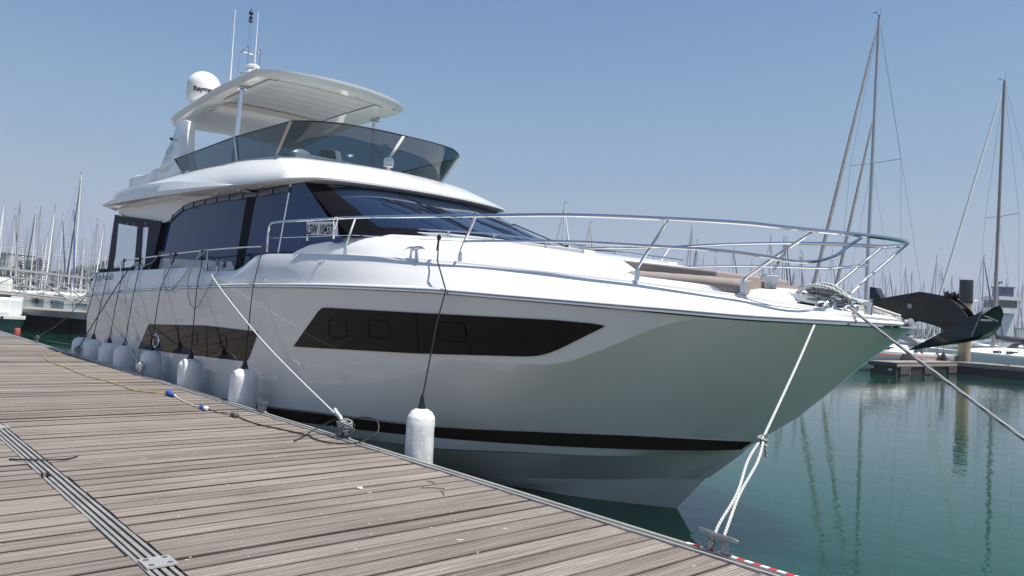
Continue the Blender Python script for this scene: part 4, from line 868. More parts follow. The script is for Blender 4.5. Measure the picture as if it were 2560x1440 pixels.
# registration board hung on the bow rail
bd = empty('registration_board', (-9.72, YC - 2.25, 3.14)); tag(bd, 'white board lettered LSW 10437 tied to the yacht side rail', 'sign')
ux = Vector((.75, .07, -.03)); uy = Vector((-.03, 0, .19))
mb = MB(); mb.slab([-ux / 2 - uy / 2, ux / 2 - uy / 2, ux / 2 + uy / 2, -ux / 2 + uy / 2], (0, .008, 0)); mb.build('board', M['whiteplastic'], bd, smooth=0)
text_obj('board_lettering', 'LSW 10437', (.134, .195), (-.355, -.038, -.068), (ux.x, ux.y, ux.z), (0, 0, 1), mat('matt_black_letter', (.01, .01, .01), .8, spec=.1), bd, .004, bold=.012)
for q in (-.40, .36):
    mb = MB(); mb.tube(curvepts([(q, -.005, -.13), (q + .005, -.01, -.05), (q - .01, -.012, .09), (q, .02, .135), (q + .02, .03, .10), (q + .02, -.005, -.03)], 4), .006, 6); mb.tube([(q, -.005, -.16), (q + .002, -.005, -.11)], .014, 8); mb.build('lashing', M['whiteplastic'], bd)

# fenders
def fender(loc, r, h, lab):
    e = empty('fender', loc); tag(e, lab, 'fender', 'white fenders hung along the yacht side')
    pr = [(.02, h * .5 + .01), (r * .45, h * .5), (r * .72, h * .47), (r * .93, h * .41), (r, h * .33), (r * 1.01, 0), (r, -h * .33), (r * .93, -h * .41), (r * .7, -h * .47), (.02, -h * .5)]
    rn = random.Random(int(loc[0] * 100)); mb = MB(); vs = []; n = 28; fs = []
    pp = []
    for i in range(len(pr) - 1):
        for j in range(4): t = j / 4; pp.append((pr[i][0] + (pr[i + 1][0] - pr[i][0]) * t, pr[i][1] + (pr[i + 1][1] - pr[i][1]) * t))
    pp.append(pr[-1])
    for (rr_, z) in pp:
        for k in range(n):
            a = 2 * PI * k / n; d = noise.noise(Vector((math.cos(a) * 1.5 + loc[0] * 3, math.sin(a) * 1.5, z * 4))) * .016 + noise.noise(Vector((a * 4, z * 10, loc[0]))) * .004
            vs.append(((rr_ + d * min(1, rr_ / r)) * math.cos(a), (rr_ + d * min(1, rr_ / r)) * math.sin(a), z))
    for i in range(len(pp) - 1):
        for k in range(n): l = (k + 1) % n; fs.append((i * n + k, i * n + l, (i + 1) * n + l, (i + 1) * n + k))
    mb.add(vs, fs); mb.build('fender_body', M['fender'], e, smooth=70)
    mb = MB(); mb.lathe((0, 0, h * .5 - .02), [(r * .38, 0), (r * .28, .035), (r * .2, .08), (r * .15, .12), (r * .06, .14)], 12); mb.tube([(-.022, 0, h * .5 + .10), (0, 0, h * .5 + .15), (.022, 0, h * .5 + .10)], .012, 6); mb.build('fender_eye', M['black'], e)
    return e
FN = [(-20.45, .98, .185, 'first fender from the yacht stern, nearest the transom, in a clear bag'), (-19.35, 1.0, .195, 'second fender from the yacht stern, beside the dark mooring line'), (-18.05, 1.0, .195, 'third fender from the yacht stern, plump and white in plastic'),
      (-16.92, 1.02, .195, 'fourth fender from the yacht stern, crossed by the pale spring line'), (-15.24, 1.04, .19, 'fifth white fender from the stern, hanging below the round porthole'), (-13.17, 1.05, .19, 'sixth white fender from the stern, with a loose flap of clear plastic'),
      (-10.96, 1.08, .195, 'seventh white fender, hanging in shade just forward of the aft hull window'), (-6.68, 1.04, .150, 'sunlit white fender in crinkled paper, hanging alone nearest the bow')]
RT = [(-20.9, 2.45, 2.37), (-19.9, 2.42, 2.58), (-18.56, 2.37, 2.82), (-17.41, 2.37, 2.84), (-15.23, 2.37, 2.88), (-13.81, 2.37, 2.92), (-11.31, 2.37, 2.93), (-7.40, 1.93, 2.96)]
RB = [(-20.75, 1.98), (-19.62, 2.07), (-18.3, 2.13), (-17.12, 2.17), (-15.42, 2.23), (-13.5, 2.28), (-11.2, 2.31), (-6.76, 2.32)]
for i, (x, zt, r, lab) in enumerate(FN):
    h = .88 if i == 7 else .95; y = 4.67 if i < 7 else 4.80
    f_ = fender((x, y, zt - h / 2), r, h, lab)
    if i == 7: f_['label'] = lab
    tx, tw, tz = RT[i]; bx, bz = RB[i]; L = Vector((x, y, zt - h / 2))
    wv = R_(bx) + .045
    pth = [Vector((tx, YC - tw, tz)) - L, (Vector((tx * .6 + bx * .4, YC - (G_(tx) + .035), Gz(tx) + .01)) if i < 7 else Vector((-7.12, YC - 2.14, 2.66))) - L, Vector((bx, YC - wv, bz)) - L, Vector((bx * .6 + x * .4, (YC - wv) * .6 + y * .4, bz - .35)) - L, Vector((x, y, zt + .1)) - L]
    mb = MB(); mb.tube(pth, .0085, 6); mb.tube([pth[0] + Vector((.0, -.01, .03)), pth[0] + Vector((.02, -.02, 0)), pth[0] + Vector((.01, -.03, -.16))], .009, 6); mb.lathe(tuple(pth[0]), [(.018, -.03), (.03, 0), (.018, .03)], 8); mb.build('fender_line', M['ropeblack'], f_)
    if i == 5:
        mb = MB(); g = []
        for j in range(7):
            g.append([(-r - .02 - .10 * math.sin(k / 6 * PI) * (1 - j / 7) - .02 * math.sin(j * 2 + k), -.04 + .03 * math.sin(k * 1.7 + j), h * .42 - .36 * j / 6 - .05 * k / 6) for k in range(7)] if i == 5 else
                     [((r + .012) * math.cos(a) + .01 * math.sin(j * 2 + k), (r + .012) * math.sin(a), h * .5 - .02 + .12 * (1 - j / 6.0)) for k in range(7) for a in [k / 6 * 2 * PI]])
        if i != 5: g = [[tuple(Vector(p) * 1) if q == 6 else ((p[0] * (.3 + .7 * q / 6)), p[1] * (.3 + .7 * q / 6), p[2]) for p in row_] for q, row_ in enumerate(g)]
        mb.loft(g); mb.build('plastic_wrap', M['film'], f_, smooth=60)

# dock cleats
def dockcleat(x, y, lab, wraps=0, ropem=None, L=.36, rz=0, group='galvanised cleats along the pontoon edge'):
    e = empty('dock_cleat', (x, y, DZ + .018), rz); tag(e, lab, 'cleat', group)
    mb = MB(); mb.tube(curvepts([(-L / 2, 0, .15), (-L / 4, 0, .135), (0, 0, .125), (L / 4, 0, .128), (L / 2, 0, .125)], 5), [.010, .014, .017, .020, .022, .023, .024, .024, .024, .024, .024, .024, .024, .024, .023, .022, .021, .020, .018, .015, .011], 10); mb.build('horn', M['galv'], e)
    for q in (-.05, .05):
        mb = MB(); mb.tube([(q * 1.5, 0, -.01), (q, 0, .06), (q, 0, .125)], [.026, .02, .022], 12); mb.tube([(q * 1.35, 0, .03), (q * 1.02, 0, .085)], [.032, .032], 12); mb.build('cleat_leg', M['galv'], e)
    mb = MB(); mb.box((0, 0, -.004), (.26, .075, .012)); mb.build('base_plate', M['galv'], e, bevel=.003)
    for q in (-.115, .115):
        mb = MB(); mb.lathe((q, 0, .002), [(.016, 0), (.016, .008), (.011, .013), (.003, .014)], 12); mb.build('base_bolt', M['galv'], e)
    if wraps:
        mb = MB(); rn = random.Random(int(abs(x) * 10))
        for k in range(wraps):
            z = .05 + .016 * k; s = 1 if k % 2 else -1
            mb.tube(curvepts([(-.10, .02 * s, z + .05), (-.05, .06 * s, z + .05), (0, .02 * s, z + .09), (.06, -.05 * s, z + .07), (.11, 0, z + .05), (.05, .05 * s, z + .03), (-.03, -.05 * s, z + .05)], 3), .011, 6)
        mb.build('rope_turns', ropem or M['ropegrey'], e)
    return e
dockcleat(-2.82, 4.46, 'bare ended galvanised pontoon cleat nearest the camera, over striped tape', rz=.0).scale = (.84, .84, .80)
dockcleat(-7.62, 4.44, 'pontoon cleat buried in rope turns and black cable loops at mid pontoon', 5)
dockcleat(-9.83, 4.46, 'small pale pontoon cleat without rope, beside the seventh fender', L=.30)
dockcleat(-15.0, 4.43, 'pontoon cleat carrying the pale spring line from the stern', 6, M['rope'])
dockcleat(-19.75, 4.45, 'pontoon cleat carrying the dark grey line beside the stern fenders', 4)
dockcleat(-24.2, 4.45, 'pontoon cleat behind the yacht stern holding the dark stern line', 4, M['ropedark'])

def rope(name, pts, r, mt, lab, cat='mooring line', group=None, k=5, sag=0):
    P = curvepts(pts, k)
    if sag:
        n = len(P); P = [p - Vector((0, 0, sag * 4 * (i / (n - 1)) * (1 - i / (n - 1)))) for i, p in enumerate(P)]
    mb = MB(); mb.tube(P, r, 8); return tag(mb.build(name, mt, smooth=60), lab, cat, group)
# 1: forward line, fairlead -> knot -> doubled to the nearest cleat
A = Vector((-3.32, YC - .56, 2.31)); Cc = Vector((-2.82, 4.46, .722)); Kn = A.lerp(Cc, .655)
rp = empty('mooring_line', tuple(Kn)); tag(rp, 'pale braided mooring line from the bow knotted into a loop over the nearest cleat', 'mooring line')
mb = MB(); mb.tube(curvepts([A + Vector((-.05, .25, .02)) - Kn, A - Kn, (A - Kn) * .5 - Vector((0, 0, .01)), Vector((0, 0, 0))], 5), .0105, 9); mb.build('single_part', M['rope'], rp, smooth=60)
D = Cc - Kn
for q in (-.028, .03):
    mb = MB(); mb.tube(curvepts([Vector((q * .3, 0, 0)), D * .25 + Vector((q * 1.3, 0, 0)), D * .6 + Vector((q * .35, .01, 0)), D * .9 + Vector((q * 1.1, 0, 0)), D + Vector((q * 1.1, 0, -.02))], 5), .0105, 9); mb.build('loop_part', M['rope'], rp, smooth=60)
mb = MB(); kk = []
for i in range(26):
    a = 2 * PI * i / 12; kk.append(Vector((.030 * math.cos(a), .030 * math.sin(a), .03 - .0028 * i * 1.1)))
mb.tube(kk, .0125, 8); mb.tube(curvepts([(.02, 0, -.01), (.035, -.01, -.06), (.04, -.01, -.125)], 4), .011, 8); mb.build('knot', M['ropegrey'], rp, smooth=60)
rope('mooring_line', [(-3.13, YC - .25, 2.33), (-3.13, YC - .43, 2.32), (-1.465, 5.66, 1.515), (.2, 4.46, .72)], .0125, M['ropegrey'], 'grey braided mooring line running from the bow fairlead out past the right edge')
rope('mooring_line', [(-13.05, YC - 2.30, 2.66), (-12.98, YC - 2.52, 2.5), (-10.3, 4.6, 1.55), (-7.70, 4.44, .80)], .0105, M['rope'], 'long pale spring line slanting from midship down to the cable wrapped cleat')
e_ = rope('line_splice', [(-7.86, 4.44, .90), (-7.80, 4.43, .87), (-7.74, 4.45, .82), (-7.66, 4.44, .74)], .021, M['rope'], 'bulky knotted end of the pale spring line just above the mid pontoon cleat', 'knot')
rope('mooring_line', [(-17.7, YC - 2.32, 2.75), (-18.1, YC - 2.46, 2.5), (-19.0, 4.62, 1.5), (-19.72, 4.45, .75)], .0115, M['ropedark'], 'dark line slanting from the aft deck cleat down past the second fender')
rope('mooring_line', [(-21.45, YC - 2.2, 2.56), (-21.35, YC - 2.46, 2.42), (-18.3, 4.62, 1.66), (-15.05, 4.43, .78)], .0105, M['rope'], 'pale line from the stern corner crossing the dark line and the fourth fender')
rope('mooring_line', [(-21.6, YC - 2.1, 2.42), (-23.0, 4.86, 1.35), (-24.15, 4.45, .76)], .0105, M['ropedark'], 'dark stern line dropping behind the transom to the farthest cleat')
rope('mooring_line', [(-24.15, 4.45, .72), (-23.0, 4.9, .66), (-21.9, 5.5, .66)], .010, M['ropedark'], 'short slack dark line lying low behind the yacht swim platform')
LP = [(-15.1, 2.40, 2.66), (-15.3, 2.5, 2.61), (-15.25, 2.55, 2.38), (-15.15, 2.55, 2.22), (-14.96, 2.56, 2.15), (-14.75, 2.55, 2.22), (-14.44, 2.50, 2.4), (-14.16, 2.46, 2.62), (-13.86, 2.42, 2.80), (-13.69, 2.39, 2.90), (-13.74, 2.36, 2.94), (-13.83, 2.40, 2.91), (-13.85, 2.46, 2.76), (-13.92, 2.52, 2.56), (-13.96, 2.55, 2.32), (-13.86, 2.56, 2.14), (-13.71, 2.56, 1.96), (-13.52, 2.56, 1.9), (-13.36, 2.56, 1.93), (-13.16, 2.56, 2.07), (-12.98, 2.54, 2.26), (-12.83, 2.48, 2.49), (-12.9, 2.36, 2.62), (-13.05, 2.33, 2.68)]
rope('hanging_rope', [(x, YC - w_, z) for x, w_, z in LP], .0125, M['rope'], 'slack pale rope hanging in two loops over the yacht side rail', 'rope', k=4)
rope('hanging_rope', [(-17.7, YC - 2.32, 2.72), (-17.2, YC - 2.42, 2.70), (-16.6, YC - 2.40, 2.72), (-16.2, YC - 2.38, 2.88), (-15.9, YC - 2.36, 2.92), (-15.55, YC - 2.38, 2.90), (-15.3, YC - 2.42, 2.68)], .0115, M['ropegrey'], 'grey rope draped over the aft side rail above the fourth fender', 'rope', k=4)
mb = MB()
for k in range(4): mb.tube(curvepts([(-13.22, YC - 2.30, 2.62 + .03 * k), (-13.12, YC - 2.38, 2.66 + .03 * k), (-12.98, YC - 2.30, 2.62 + .035 * k), (-13.1, YC - 2.24, 2.65 + .03 * k), (-13.22, YC - 2.30, 2.62 + .03 * k)], 4), .012, 6)
tag(mb.build('rope_turns', M['ropegrey'], smooth=60), 'grey rope figure eight turns piled on the yacht midship cleat', 'rope')
mb = MB()
for k in range(3): mb.tube(curvepts([(-17.85, YC - 2.30, 2.66 + .03 * k), (-17.75, YC - 2.38, 2.70 + .03 * k), (-17.6, YC - 2.30, 2.66 + .035 * k), (-17.75, YC - 2.24, 2.69 + .03 * k), (-17.85, YC - 2.30, 2.66 + .03 * k)], 4), .012, 6)
tag(mb.build('rope_turns', M['rope'], smooth=60), 'pale rope turns piled on the yacht aft deck cleat by the canvas enclosure', 'rope')

# shore power cables, connectors
ycm = mat('yellow_cable', (.40, .30, .09), .6); blm = mat('blue_plug', (.012, .10, .42), .35); wcm = mat('white_cable', (.6, .6, .56), .5); bcm = M['blackrubber']
zc = DZ + .012
rope('yellow_cable', [(-21.2, 4.56, .5), (-20.7, 4.46, DZ + .03), (-20.17, 4.11, zc), (-19.21, 3.70, zc), (-17.96, 3.56, zc), (-16.59, 3.56, zc), (-15.02, 3.53, zc), (-14.1, 3.62, zc), (-13.34, 3.65, zc + .004), (-12.6, 3.67, zc), (-12.2, 3.82, zc + .01), (-11.97, 3.92, zc + .02)], .0085, ycm, 'yellow shore power cable winding across the grey planks to a blue plug', 'cable')
def plug(loc, d, parts, name, lab):
    e = empty(name, loc, math.atan2(d[1], d[0])); tag(e, lab, 'plug')
    for (x, L, r, mt, nm) in parts:
        mb = MB(); mb.lathe((x, 0, 0), [(r * .8, 0), (r, L * .12), (r, L * .5), (r * .9, L * .52), (r * .9, L * .9), (r * .7, L)], 16, M=Matrix.Rotation(PI / 2, 3, 'Y')); mb.build(nm, mt, e)
    return e
e = plug((-11.97, 3.935, DZ + .036), (.36, .02), [(0, .13, .037, blm, 'socket_body'), (.13, .15, .032, blm, 'plug_body'), (.27, .04, .018, wcm, 'cable_gland')], 'power_connector', 'large blue shore power connector joining the yellow and white cables')
mb = MB(); mb.slab([(.0, -.035, .02), (.06, -.035, .045), (.10, -.035, .03), (.05, -.035, .0)], (0, .07, 0)); mb.build('socket_lid', blm, e, bevel=.004)
rope('white_cable', [(-11.66, 3.95, DZ + .034), (-11.5, 3.94, zc), (-11.1, 3.90, zc), (-10.73, 3.88, zc), (-10.42, 3.87, DZ + .03)], .008, wcm, 'short white cable lying between the two blue connectors', 'cable')
plug((-10.42, 3.87, DZ + .03), (.3, .01), [(0, .13, .030, blm, 'socket_body'), (.13, .10, .030, M['whiteplastic'], 'plug_body')], 'power_connector', 'smaller blue and white connector joining the white and black cables')
rope('black_cable', [(-10.19, 3.885, DZ + .03), (-9.95, 3.92, zc), (-9.62, 3.965, DZ + .028)], .007, bcm, 'very short black cable between the blue and white plug and black coupling', 'cable')
plug((-9.62, 3.965, DZ + .028), (.2, .05), [(0, .10, .026, M['blackrubber'], 'coupling_body'), (.09, .035, .033, M['galv'], 'locking_ring')], 'cable_coupling', 'small round black coupling in the black cable with a grey ring')
rope('black_cable', [(-9.5, 3.98, DZ + .026), (-9.3, 3.99, zc), (-8.9, 3.98, zc), (-8.44, 4.07, zc), (-7.95, 4.16, zc), (-7.7, 4.12, zc), (-7.42, 4.16, zc), (-7.2, 4.35, DZ + .03), (-7.12, 4.55, DZ + .14), (-7.25, 4.60, DZ + .26), (-7.5, 4.52, DZ + .25), (-7.75, 4.42, DZ + .14)], .0085, bcm, 'long black cable snaking over the planks and looping around the roped cleat', 'cable')
rope('black_cable', [(-7.66, 3.86, zc), (-7.85, 4.05, zc), (-8.05, 4.28, DZ + .04), (-7.95, 4.42, DZ + .14), (-7.75, 4.50, DZ + .22), (-7.55, 4.52, DZ + .16), (-7.5, 4.45, DZ + .06), (-7.62, 4.36, DZ + .04), (-7.8, 4.38, DZ + .12)], .0075, bcm, 'loose black cable tail sticking out from the roped cleat onto the planks', 'cable')
rope('black_hose', [(-7.82, 1.30, zc - .004), (-7.66, 1.40, DZ + .024), (-7.60, 1.52, DZ + .024), (-7.62, 1.68, zc), (-7.72, 1.80, zc - .006)], .008, bcm, 'short black hose offcut lying across the joint bars of the pontoon', 'hose')
# litter on the planks
mb = MB(); mb.slab([(0, 0, 0), (.03, .006, .002), (.045, .03, 0), (.02, .04, .006), (-.006, .022, 0)], (0, 0, .012)); o = mb.build('paper_scrap', mat('paper', (.85, .85, .83), .7), bevel=.003); o.location = (-5.50, 3.35, DZ + .002); tag(o, 'tiny crumpled white paper scrap on the planks', 'litter')
for i, (x, y, l, a, lab) in enumerate(((-5.20, 3.90, .10, .9, 'longest curved dark twig lying on the near planks'), (-5.02, 3.86, .07, -.5, 'straight dark twig just below the longest curved twig'), (-5.40, 4.02, .05, .1, 'tiny dark twig above the longest curved twig'))):
    d = Vector((math.cos(a), math.sin(a), 0)); nrm = Vector((-d.y, d.x, 0)); c = Vector((x, y, DZ + .007))
    rope('twig', [c - d * l, c - d * l * .4 + nrm * .014, c + d * l * .3 + nrm * .012, c + d * l], .0032, mat('twig', (.03, .022, .02), .8), lab, 'twig', k=3)
# red box standing on the far end of the pontoon
rb = empty('red_box', (-28.1, 4.62, DZ - .05)); tag(rb, 'small red two part box standing at the far edge of the pontoon', 'box')
rm = mat('faded_red', (.50, .10, .08), .5)
for q in (-.13, .13): 
    mb = MB(); mb.box((q * .55, 0, .13), (.125, .12, .25)); mb.build('box_half', rm, rb, bevel=.01)
# ================================================================ the marina beyond
C0 = Vector((0, 0, 2.1)); Rm = co.matrix_world.to_3x3()
def pixray(px, py): return Rm @ Vector(((px - 1280) / 1920, -(py - 720) / 1920, -1))
def at_z(px, py, z): d = pixray(px, py); t = (z - C0.z) / d.z; return C0 + d * t
wood_dark = varied('old_fender_boards', (.05, .045, .045), (.10, .09, .09), 5, .8); dkhull = varied('black_float', (.012, .012, .014), (.03, .03, .032), 2, .6)
capw = plankmat('far_pontoon_boards', .14, [(.16, .15, .14), (.30, .28, .26), (.42, .40, .37)], groove=False)
# finger pontoon on the right with berth numbers
fp = empty('finger_pontoon', (-16.75, 41.3, 0)); tag(fp, 'short wooden finger pontoon on the right with berth numbers on its black end', 'pontoon')
def lb(name, c, d, mt, par, rz=0, bev=0): mb = MB(); mb.box(c, d, rz); return mb.build(name, mt, par, smooth=0, bevel=bev)
lb('deck_boards', (0, 4.6, .64), (1.4, 9.6, .07), capw, fp); 
for s in (-1, 1): lb('edge_beam', (s * .70, 4.6, .53), (.06, 9.6, .15), varied('edge_timber', (.20, .17, .15), (.32, .28, .25), 4, .8), fp)
lb('end_board', (0, -.22, .56), (1.45, .07, .16), wood_dark, fp); lb('float', (0, 4.6, .2), (1.3, 9.4, .5), dkhull, fp)
for y0 in (.35, 3.6, 7.2):
    for k in range(4): lb('fender_board', (.73, y0 + k * .33, .26), (.05, .27, .42), wood_dark, fp)
text_obj('berth_number', '50', (.20, .17), (-.60, -.27, .30), (1, 0, 0), (0, 0, 1), M['whiteplastic'], fp, .004, bold=.02); text_obj('berth_number', '48', (.20, .17), (.30, -.27, .24), (1, 0, 0), (0, 0, 1), M['whiteplastic'], fp, .004, bold=.02)
# main pontoon on the right
mp_ = empty('main_pontoon', (-6.5, 48.6, 0)); tag(mp_, 'long dark floating pontoon running off to the right behind the finger pontoon', 'pontoon'); mp_.rotation_euler.z = -.20
lb('deck_boards', (0, .6, .66), (20, 2.6, .07), capw, mp_); lb('edge_beam', (0, -.72, .54), (20, .06, .16), varied('edge_timber2', (.17, .15, .14), (.28, .25, .23), 4, .8), mp_); lb('float', (0, .6, .26), (19.6, 2.3, .62), dkhull, mp_)
# mooring pile
pl = empty('mooring_pile', (-16.9, 53.6, 0)); tag(pl, 'thick rusty mooring pile with a tall black sleeve on top', 'pile')
rust = varied('rusty_concrete', (.30, .20, .12), (.46, .36, .25), 2.5, .8, .2, .02)
mb = MB(); mb.lathe((0, 0, 0), [(.36, -3), (.36, 4.4)], 20); mb.build('pile_shaft', rust, pl, smooth=50)
mb = MB(); mb.lathe((0, 0, 3.85), [(.38, .45), (.39, .5), (.39, 1.9), (.37, 1.93), (.05, 1.94)], 24); mb.build('pile_sleeve', M['black'], pl, smooth=50)
mb = MB(); mb.tube([(-.35, -.1, 5.79), (-.35, -.1, 5.9)], .03, 6); mb.build('pile_eye', M['galv'], pl)
# cleats and a dark rope on the right pontoon
for i, (x, y, lab) in enumerate(((-13.2, 48.8, 'small cleat on the right hand main pontoon near the corner'), (-11.3, 48.3, 'small cleat on the main pontoon close to the right edge of the photo'))):
    e = empty('dock_cleat', (x, y, .70)); tag(e, lab, 'cleat', 'galvanised cleats along the pontoon edge'); mb = MB(); mb.tube([(-.2, 0, .14), (.2, 0, .14)], .025, 6); mb.tube([(-.06, 0, 0), (-.06, 0, .14)], .03, 6); mb.tube([(.06, 0, 0), (.06, 0, .14)], .03, 6); mb.build('horn', M['galv'], e)

# ---- sailing boats
hullw_m = varied('far_white_hull', (.66, .67, .68), (.74, .75, .75), 1.5, .3); deck_m = varied('far_white_deck', (.72, .72, .70), (.80, .80, .78), 2, .5)
mast_m = mat('anodised_mast', (.50, .51, .53), .35, .5); mast_w = mat('white_mast', (.75, .75, .74), .4); mast_d = mat('dark_mast', (.07, .065, .07), .4); wire_m = mat('rigging_wire', (.22, .23, .25), .4, .4)
sail_navy = M['navy']; sail_w = varied('white_furled_sail', (.68, .68, .68), (.78, .78, .77), 3, .7); sail_g = varied('grey_furled_sail', (.20, .19, .19), (.30, .29, .28), 6, .8)
sail_s = mat('striped_furled_sail', (.5, .5, .5), .7); wv = N(sail_s, 'ShaderNodeTexWave', wave_type='BANDS', bands_direction='Z'); wv.inputs['Scale'].default_value = .8; LK(sail_s, coord(sail_s), wv.inputs['Vector']); LK(sail_s, ramp(sail_s, wv.outputs[0], [(.45, (.05, .05, .06)), (.55, (.75, .75, .73))]), BS(sail_s).inputs['Base Color'])
sail_b = M['blueb']; dark_w = mat('far_window', (.02, .025, .03), .15)
SAILS = {'navy': sail_navy, 'white': sail_w, 'grey': sail_g, 'stripe': sail_s, 'blue': sail_b}
def sailboat(loc, heading, L=10.5, mh=14.5, sail='grey', mast=None, cover='navy', detail=1, label=None, group=None, sail2=None, hull_c=None, mr=.075, rake=.0, spread=((.52, 1.7),)):
    """hull along local +x (bow); mast height mh above water"""
    e = empty('sailing_boat', loc, heading); tag(e, label, 'sailing boat', group)
    B = L * .155; mast = mast or mast_m
    ns = 14 if detail else 8; rows_ = [[], [], [], []]
    for i in range(ns + 1):
        t = i / ns; x = -L * .47 + L * .97 * t; b_ = B * (1 - max(0, (t - .42) / .58) ** 2.1) * (1 - .28 * max(0, (.35 - t) / .35) ** 1.5); fb = 1.0 + .35 * t * t
        k = 1 - max(0, (t - .8) / .2) * .12
        rows_[0].append((x * k, 0, -.35 + .35 * t ** 6)); rows_[1].append((x * (1 - .03 * t), b_ * .78, 0.02)); rows_[2].append((x, b_ * .98, fb * .6)); rows_[3].append((x, b_, fb))
    mb = MB()
    for s in (1, -1): mb.loft([[(p[0], s * p[1], p[2]) for p in r] for r in rows_], flip=(s > 0))
    ends = [(r[0][0], r[0][1], r[0][2]) for r in rows_]; mb.add([(a, b_, c) for a, b_, c in ends] + [(a, -b_, c) for a, b_, c in ends], [(i, i + 1, 5 + i, 4 + i) for i in range(3)])
    mb.build('hull', hull_c or hullw_m, e, smooth=40)
    mb = MB(); top_ = rows_[3]; mb.loft([[(x, y, z) for x, y, z in top_], [(x, 0, z + .05) for x, y, z in top_], [(x, -y, z) for x, y, z in top_]]); mb.build('deck', deck_m, e, smooth=30)
    mb = MB(); cb_ = []
    for (x, wv_, h) in ((-L * .16, .62, 0), (-L * .15, .60, .42), (L * .02, .58, .44), (L * .16, .44, .34), (L * .27, .26, .05)):
        cb_.append([(x, -B * wv_, 1.03), (x + .04, -B * wv_ * .86, 1.06 + h), (x + .04, 0, 1.1 + h * 1.12), (x + .04, B * wv_ * .86, 1.06 + h), (x, B * wv_, 1.03)])
    mb.loft(cb_); mb.add(cb_[0], [(0, 1, 2, 3, 4)]); cab = mb.build('cabin', deck_m, e, smooth=25)
    if detail:
        for s in (1, -1):
            for (xa, xb) in ((-L * .11, -L * .03), (L * .0, L * .07), (L * .10, L * .15)):
                mb = MB(); yy = B * .53; mb.add([(xa, s * (yy + .035), 1.19), (xb, s * (yy + .02), 1.19), (xb, s * (yy - .005), 1.36), (xa, s * (yy + .012), 1.36)], [(0, 1, 2, 3)]); mb.build('cabin_window', dark_w, cab, smooth=0)
    mx = L * .07; topx = mx - rake * mh
    mb = MB(); mb.tube([(mx, 0, 1.2), (topx, 0, mh)], [mr, mr * .72], 8)
    for (f_, w_) in spread:
        z = 1.2 + (mh - 1.2) * f_; x = mx + (topx - mx) * f_; sw = B * .62 * w_ / 1.7
        mb.tube([(x, 0, z), (x - .25, sw, z + .1)], .022, 5); mb.tube([(x, 0, z), (x - .25, -sw, z + .1)], .022, 5)
    ms = mb.build('mast', mast, e, smooth=50)
    mb = MB(); mb.tube([(topx, 0, mh), (topx + .02, 0, mh + .18)], .035, 5); mb.tube([(topx - .05, 0, mh + .1), (topx + .45, 0, mh + .22)], .012, 4); mb.tube([(topx + .42, -.12, mh + .22), (topx + .42, .12, mh + .22)], .02, 4); mb.tube([(topx - .1, 0, mh), (topx - .1, 0, mh + .7)], .008, 4); mb.build('masthead_gear', M['black'], ms, smooth=0)
    zb = 2.0; mb = MB(); mb.tube([(mx, 0, zb), (mx - L * .36, 0, zb + .05)], .06, 6); mb.build('boom', mast, e)
    mb = MB(); mb.tube([(mx + .1, 0, zb + .75), (mx - .15, 0, zb + .35), (mx - L * .12, 0, zb + .22), (mx - L * .33, 0, zb + .14)], [.10, .20, .19, .09], 8); mb.build('sail_cover', SAILS[cover], e, smooth=60)
    bx = L * .485; bz = 1.38
    fx, fz = topx + .08, mh - (.0 if detail else .3)
    def stay(ax, az, bx_, bz_, name, mt, r):
        a = Vector((ax, 0, az)); b_ = Vector((bx_, 0, bz_)); mb = MB()
        if mt is None: mb.tube([a, b_], r, 4); return mb.build(name, wire_m, e, smooth=0)
        mb.tube([a, a.lerp(b_, .03), a.lerp(b_, .10), a.lerp(b_, .5), a.lerp(b_, .90), a.lerp(b_, .95), b_], [.012, .03, r * .62, r * .9, r, r * .4, .02], 7); return mb.build(name, mt, e, smooth=60)
    stay(fx, fz - .35, bx, bz, 'furled_headsail', SAILS.get(sail), .105 if sail else .008)
    if sail2: stay(mx + (topx - mx) * .72 + .08, 1.2 + (mh - 1.2) * .70, L * .34, 1.32, 'furled_staysail', SAILS[sail2], .10)
    mb = MB()
    for s in (1, -1):
        f_, w_ = spread[0]; z = 1.2 + (mh - 1.2) * f_; x = mx + (topx - mx) * f_; sw = B * .62 * w_ / 1.7
        mb.tube([(topx, 0, mh - .2), (x - .25, s * sw, z + .1), (mx - .2, s * B * .92, 1.1)], .009 if detail else .016, 3, caps=False)
        mb.tube([(x, 0, z), (mx - .35, s * B * .9, 1.1)], .008 if detail else .014, 3, caps=False)
    mb.tube([(topx - .05, 0, mh), (-L * .44, 0, 1.1)], .009 if detail else .016, 3, caps=False)
    mb.build('rigging', wire_m, e, smooth=0)
    if detail:
        mb = MB(); zz = 1.65
        for s in (1, -1):
            pr_ = [(x, s * y * .95, z + .60) for x, y, z in rows_[3][1:-1]]; mb.tube(pr_, .008, 4)
            for p in pr_[::2]: mb.tube([p, (p[0], p[1], p[2] - .6)], .012, 4)
        mb.tube(curvepts([(L * .36, -B * .45, zz + .25), (L * .49, -.18, zz + .32), (L * .49, .18, zz + .32), (L * .36, B * .45, zz + .25)], 4), .014, 5); mb.tube(curvepts([(-L * .42, -B * .7, zz + .05), (-L * .47, -B * .5, zz + .1), (-L * .47, B * .5, zz + .1), (-L * .42, B * .7, zz + .05)], 4), .014, 5)
        mb.build('guard_rail', M['steel'], e, smooth=0)
        mb = MB(); w_ = []
        for j in range(4): w_.append([(-L * .17 + .9 * j / 3, B * .6 * math.cos(PI * i / 8), 1.45 + (.75 - .12 * (j == 0) - .3 * (j == 3)) * math.sin(PI * i / 8)) for i in range(9)])
        mb.loft(w_); mb.build('spray_hood', SAILS[cover], e, smooth=60)
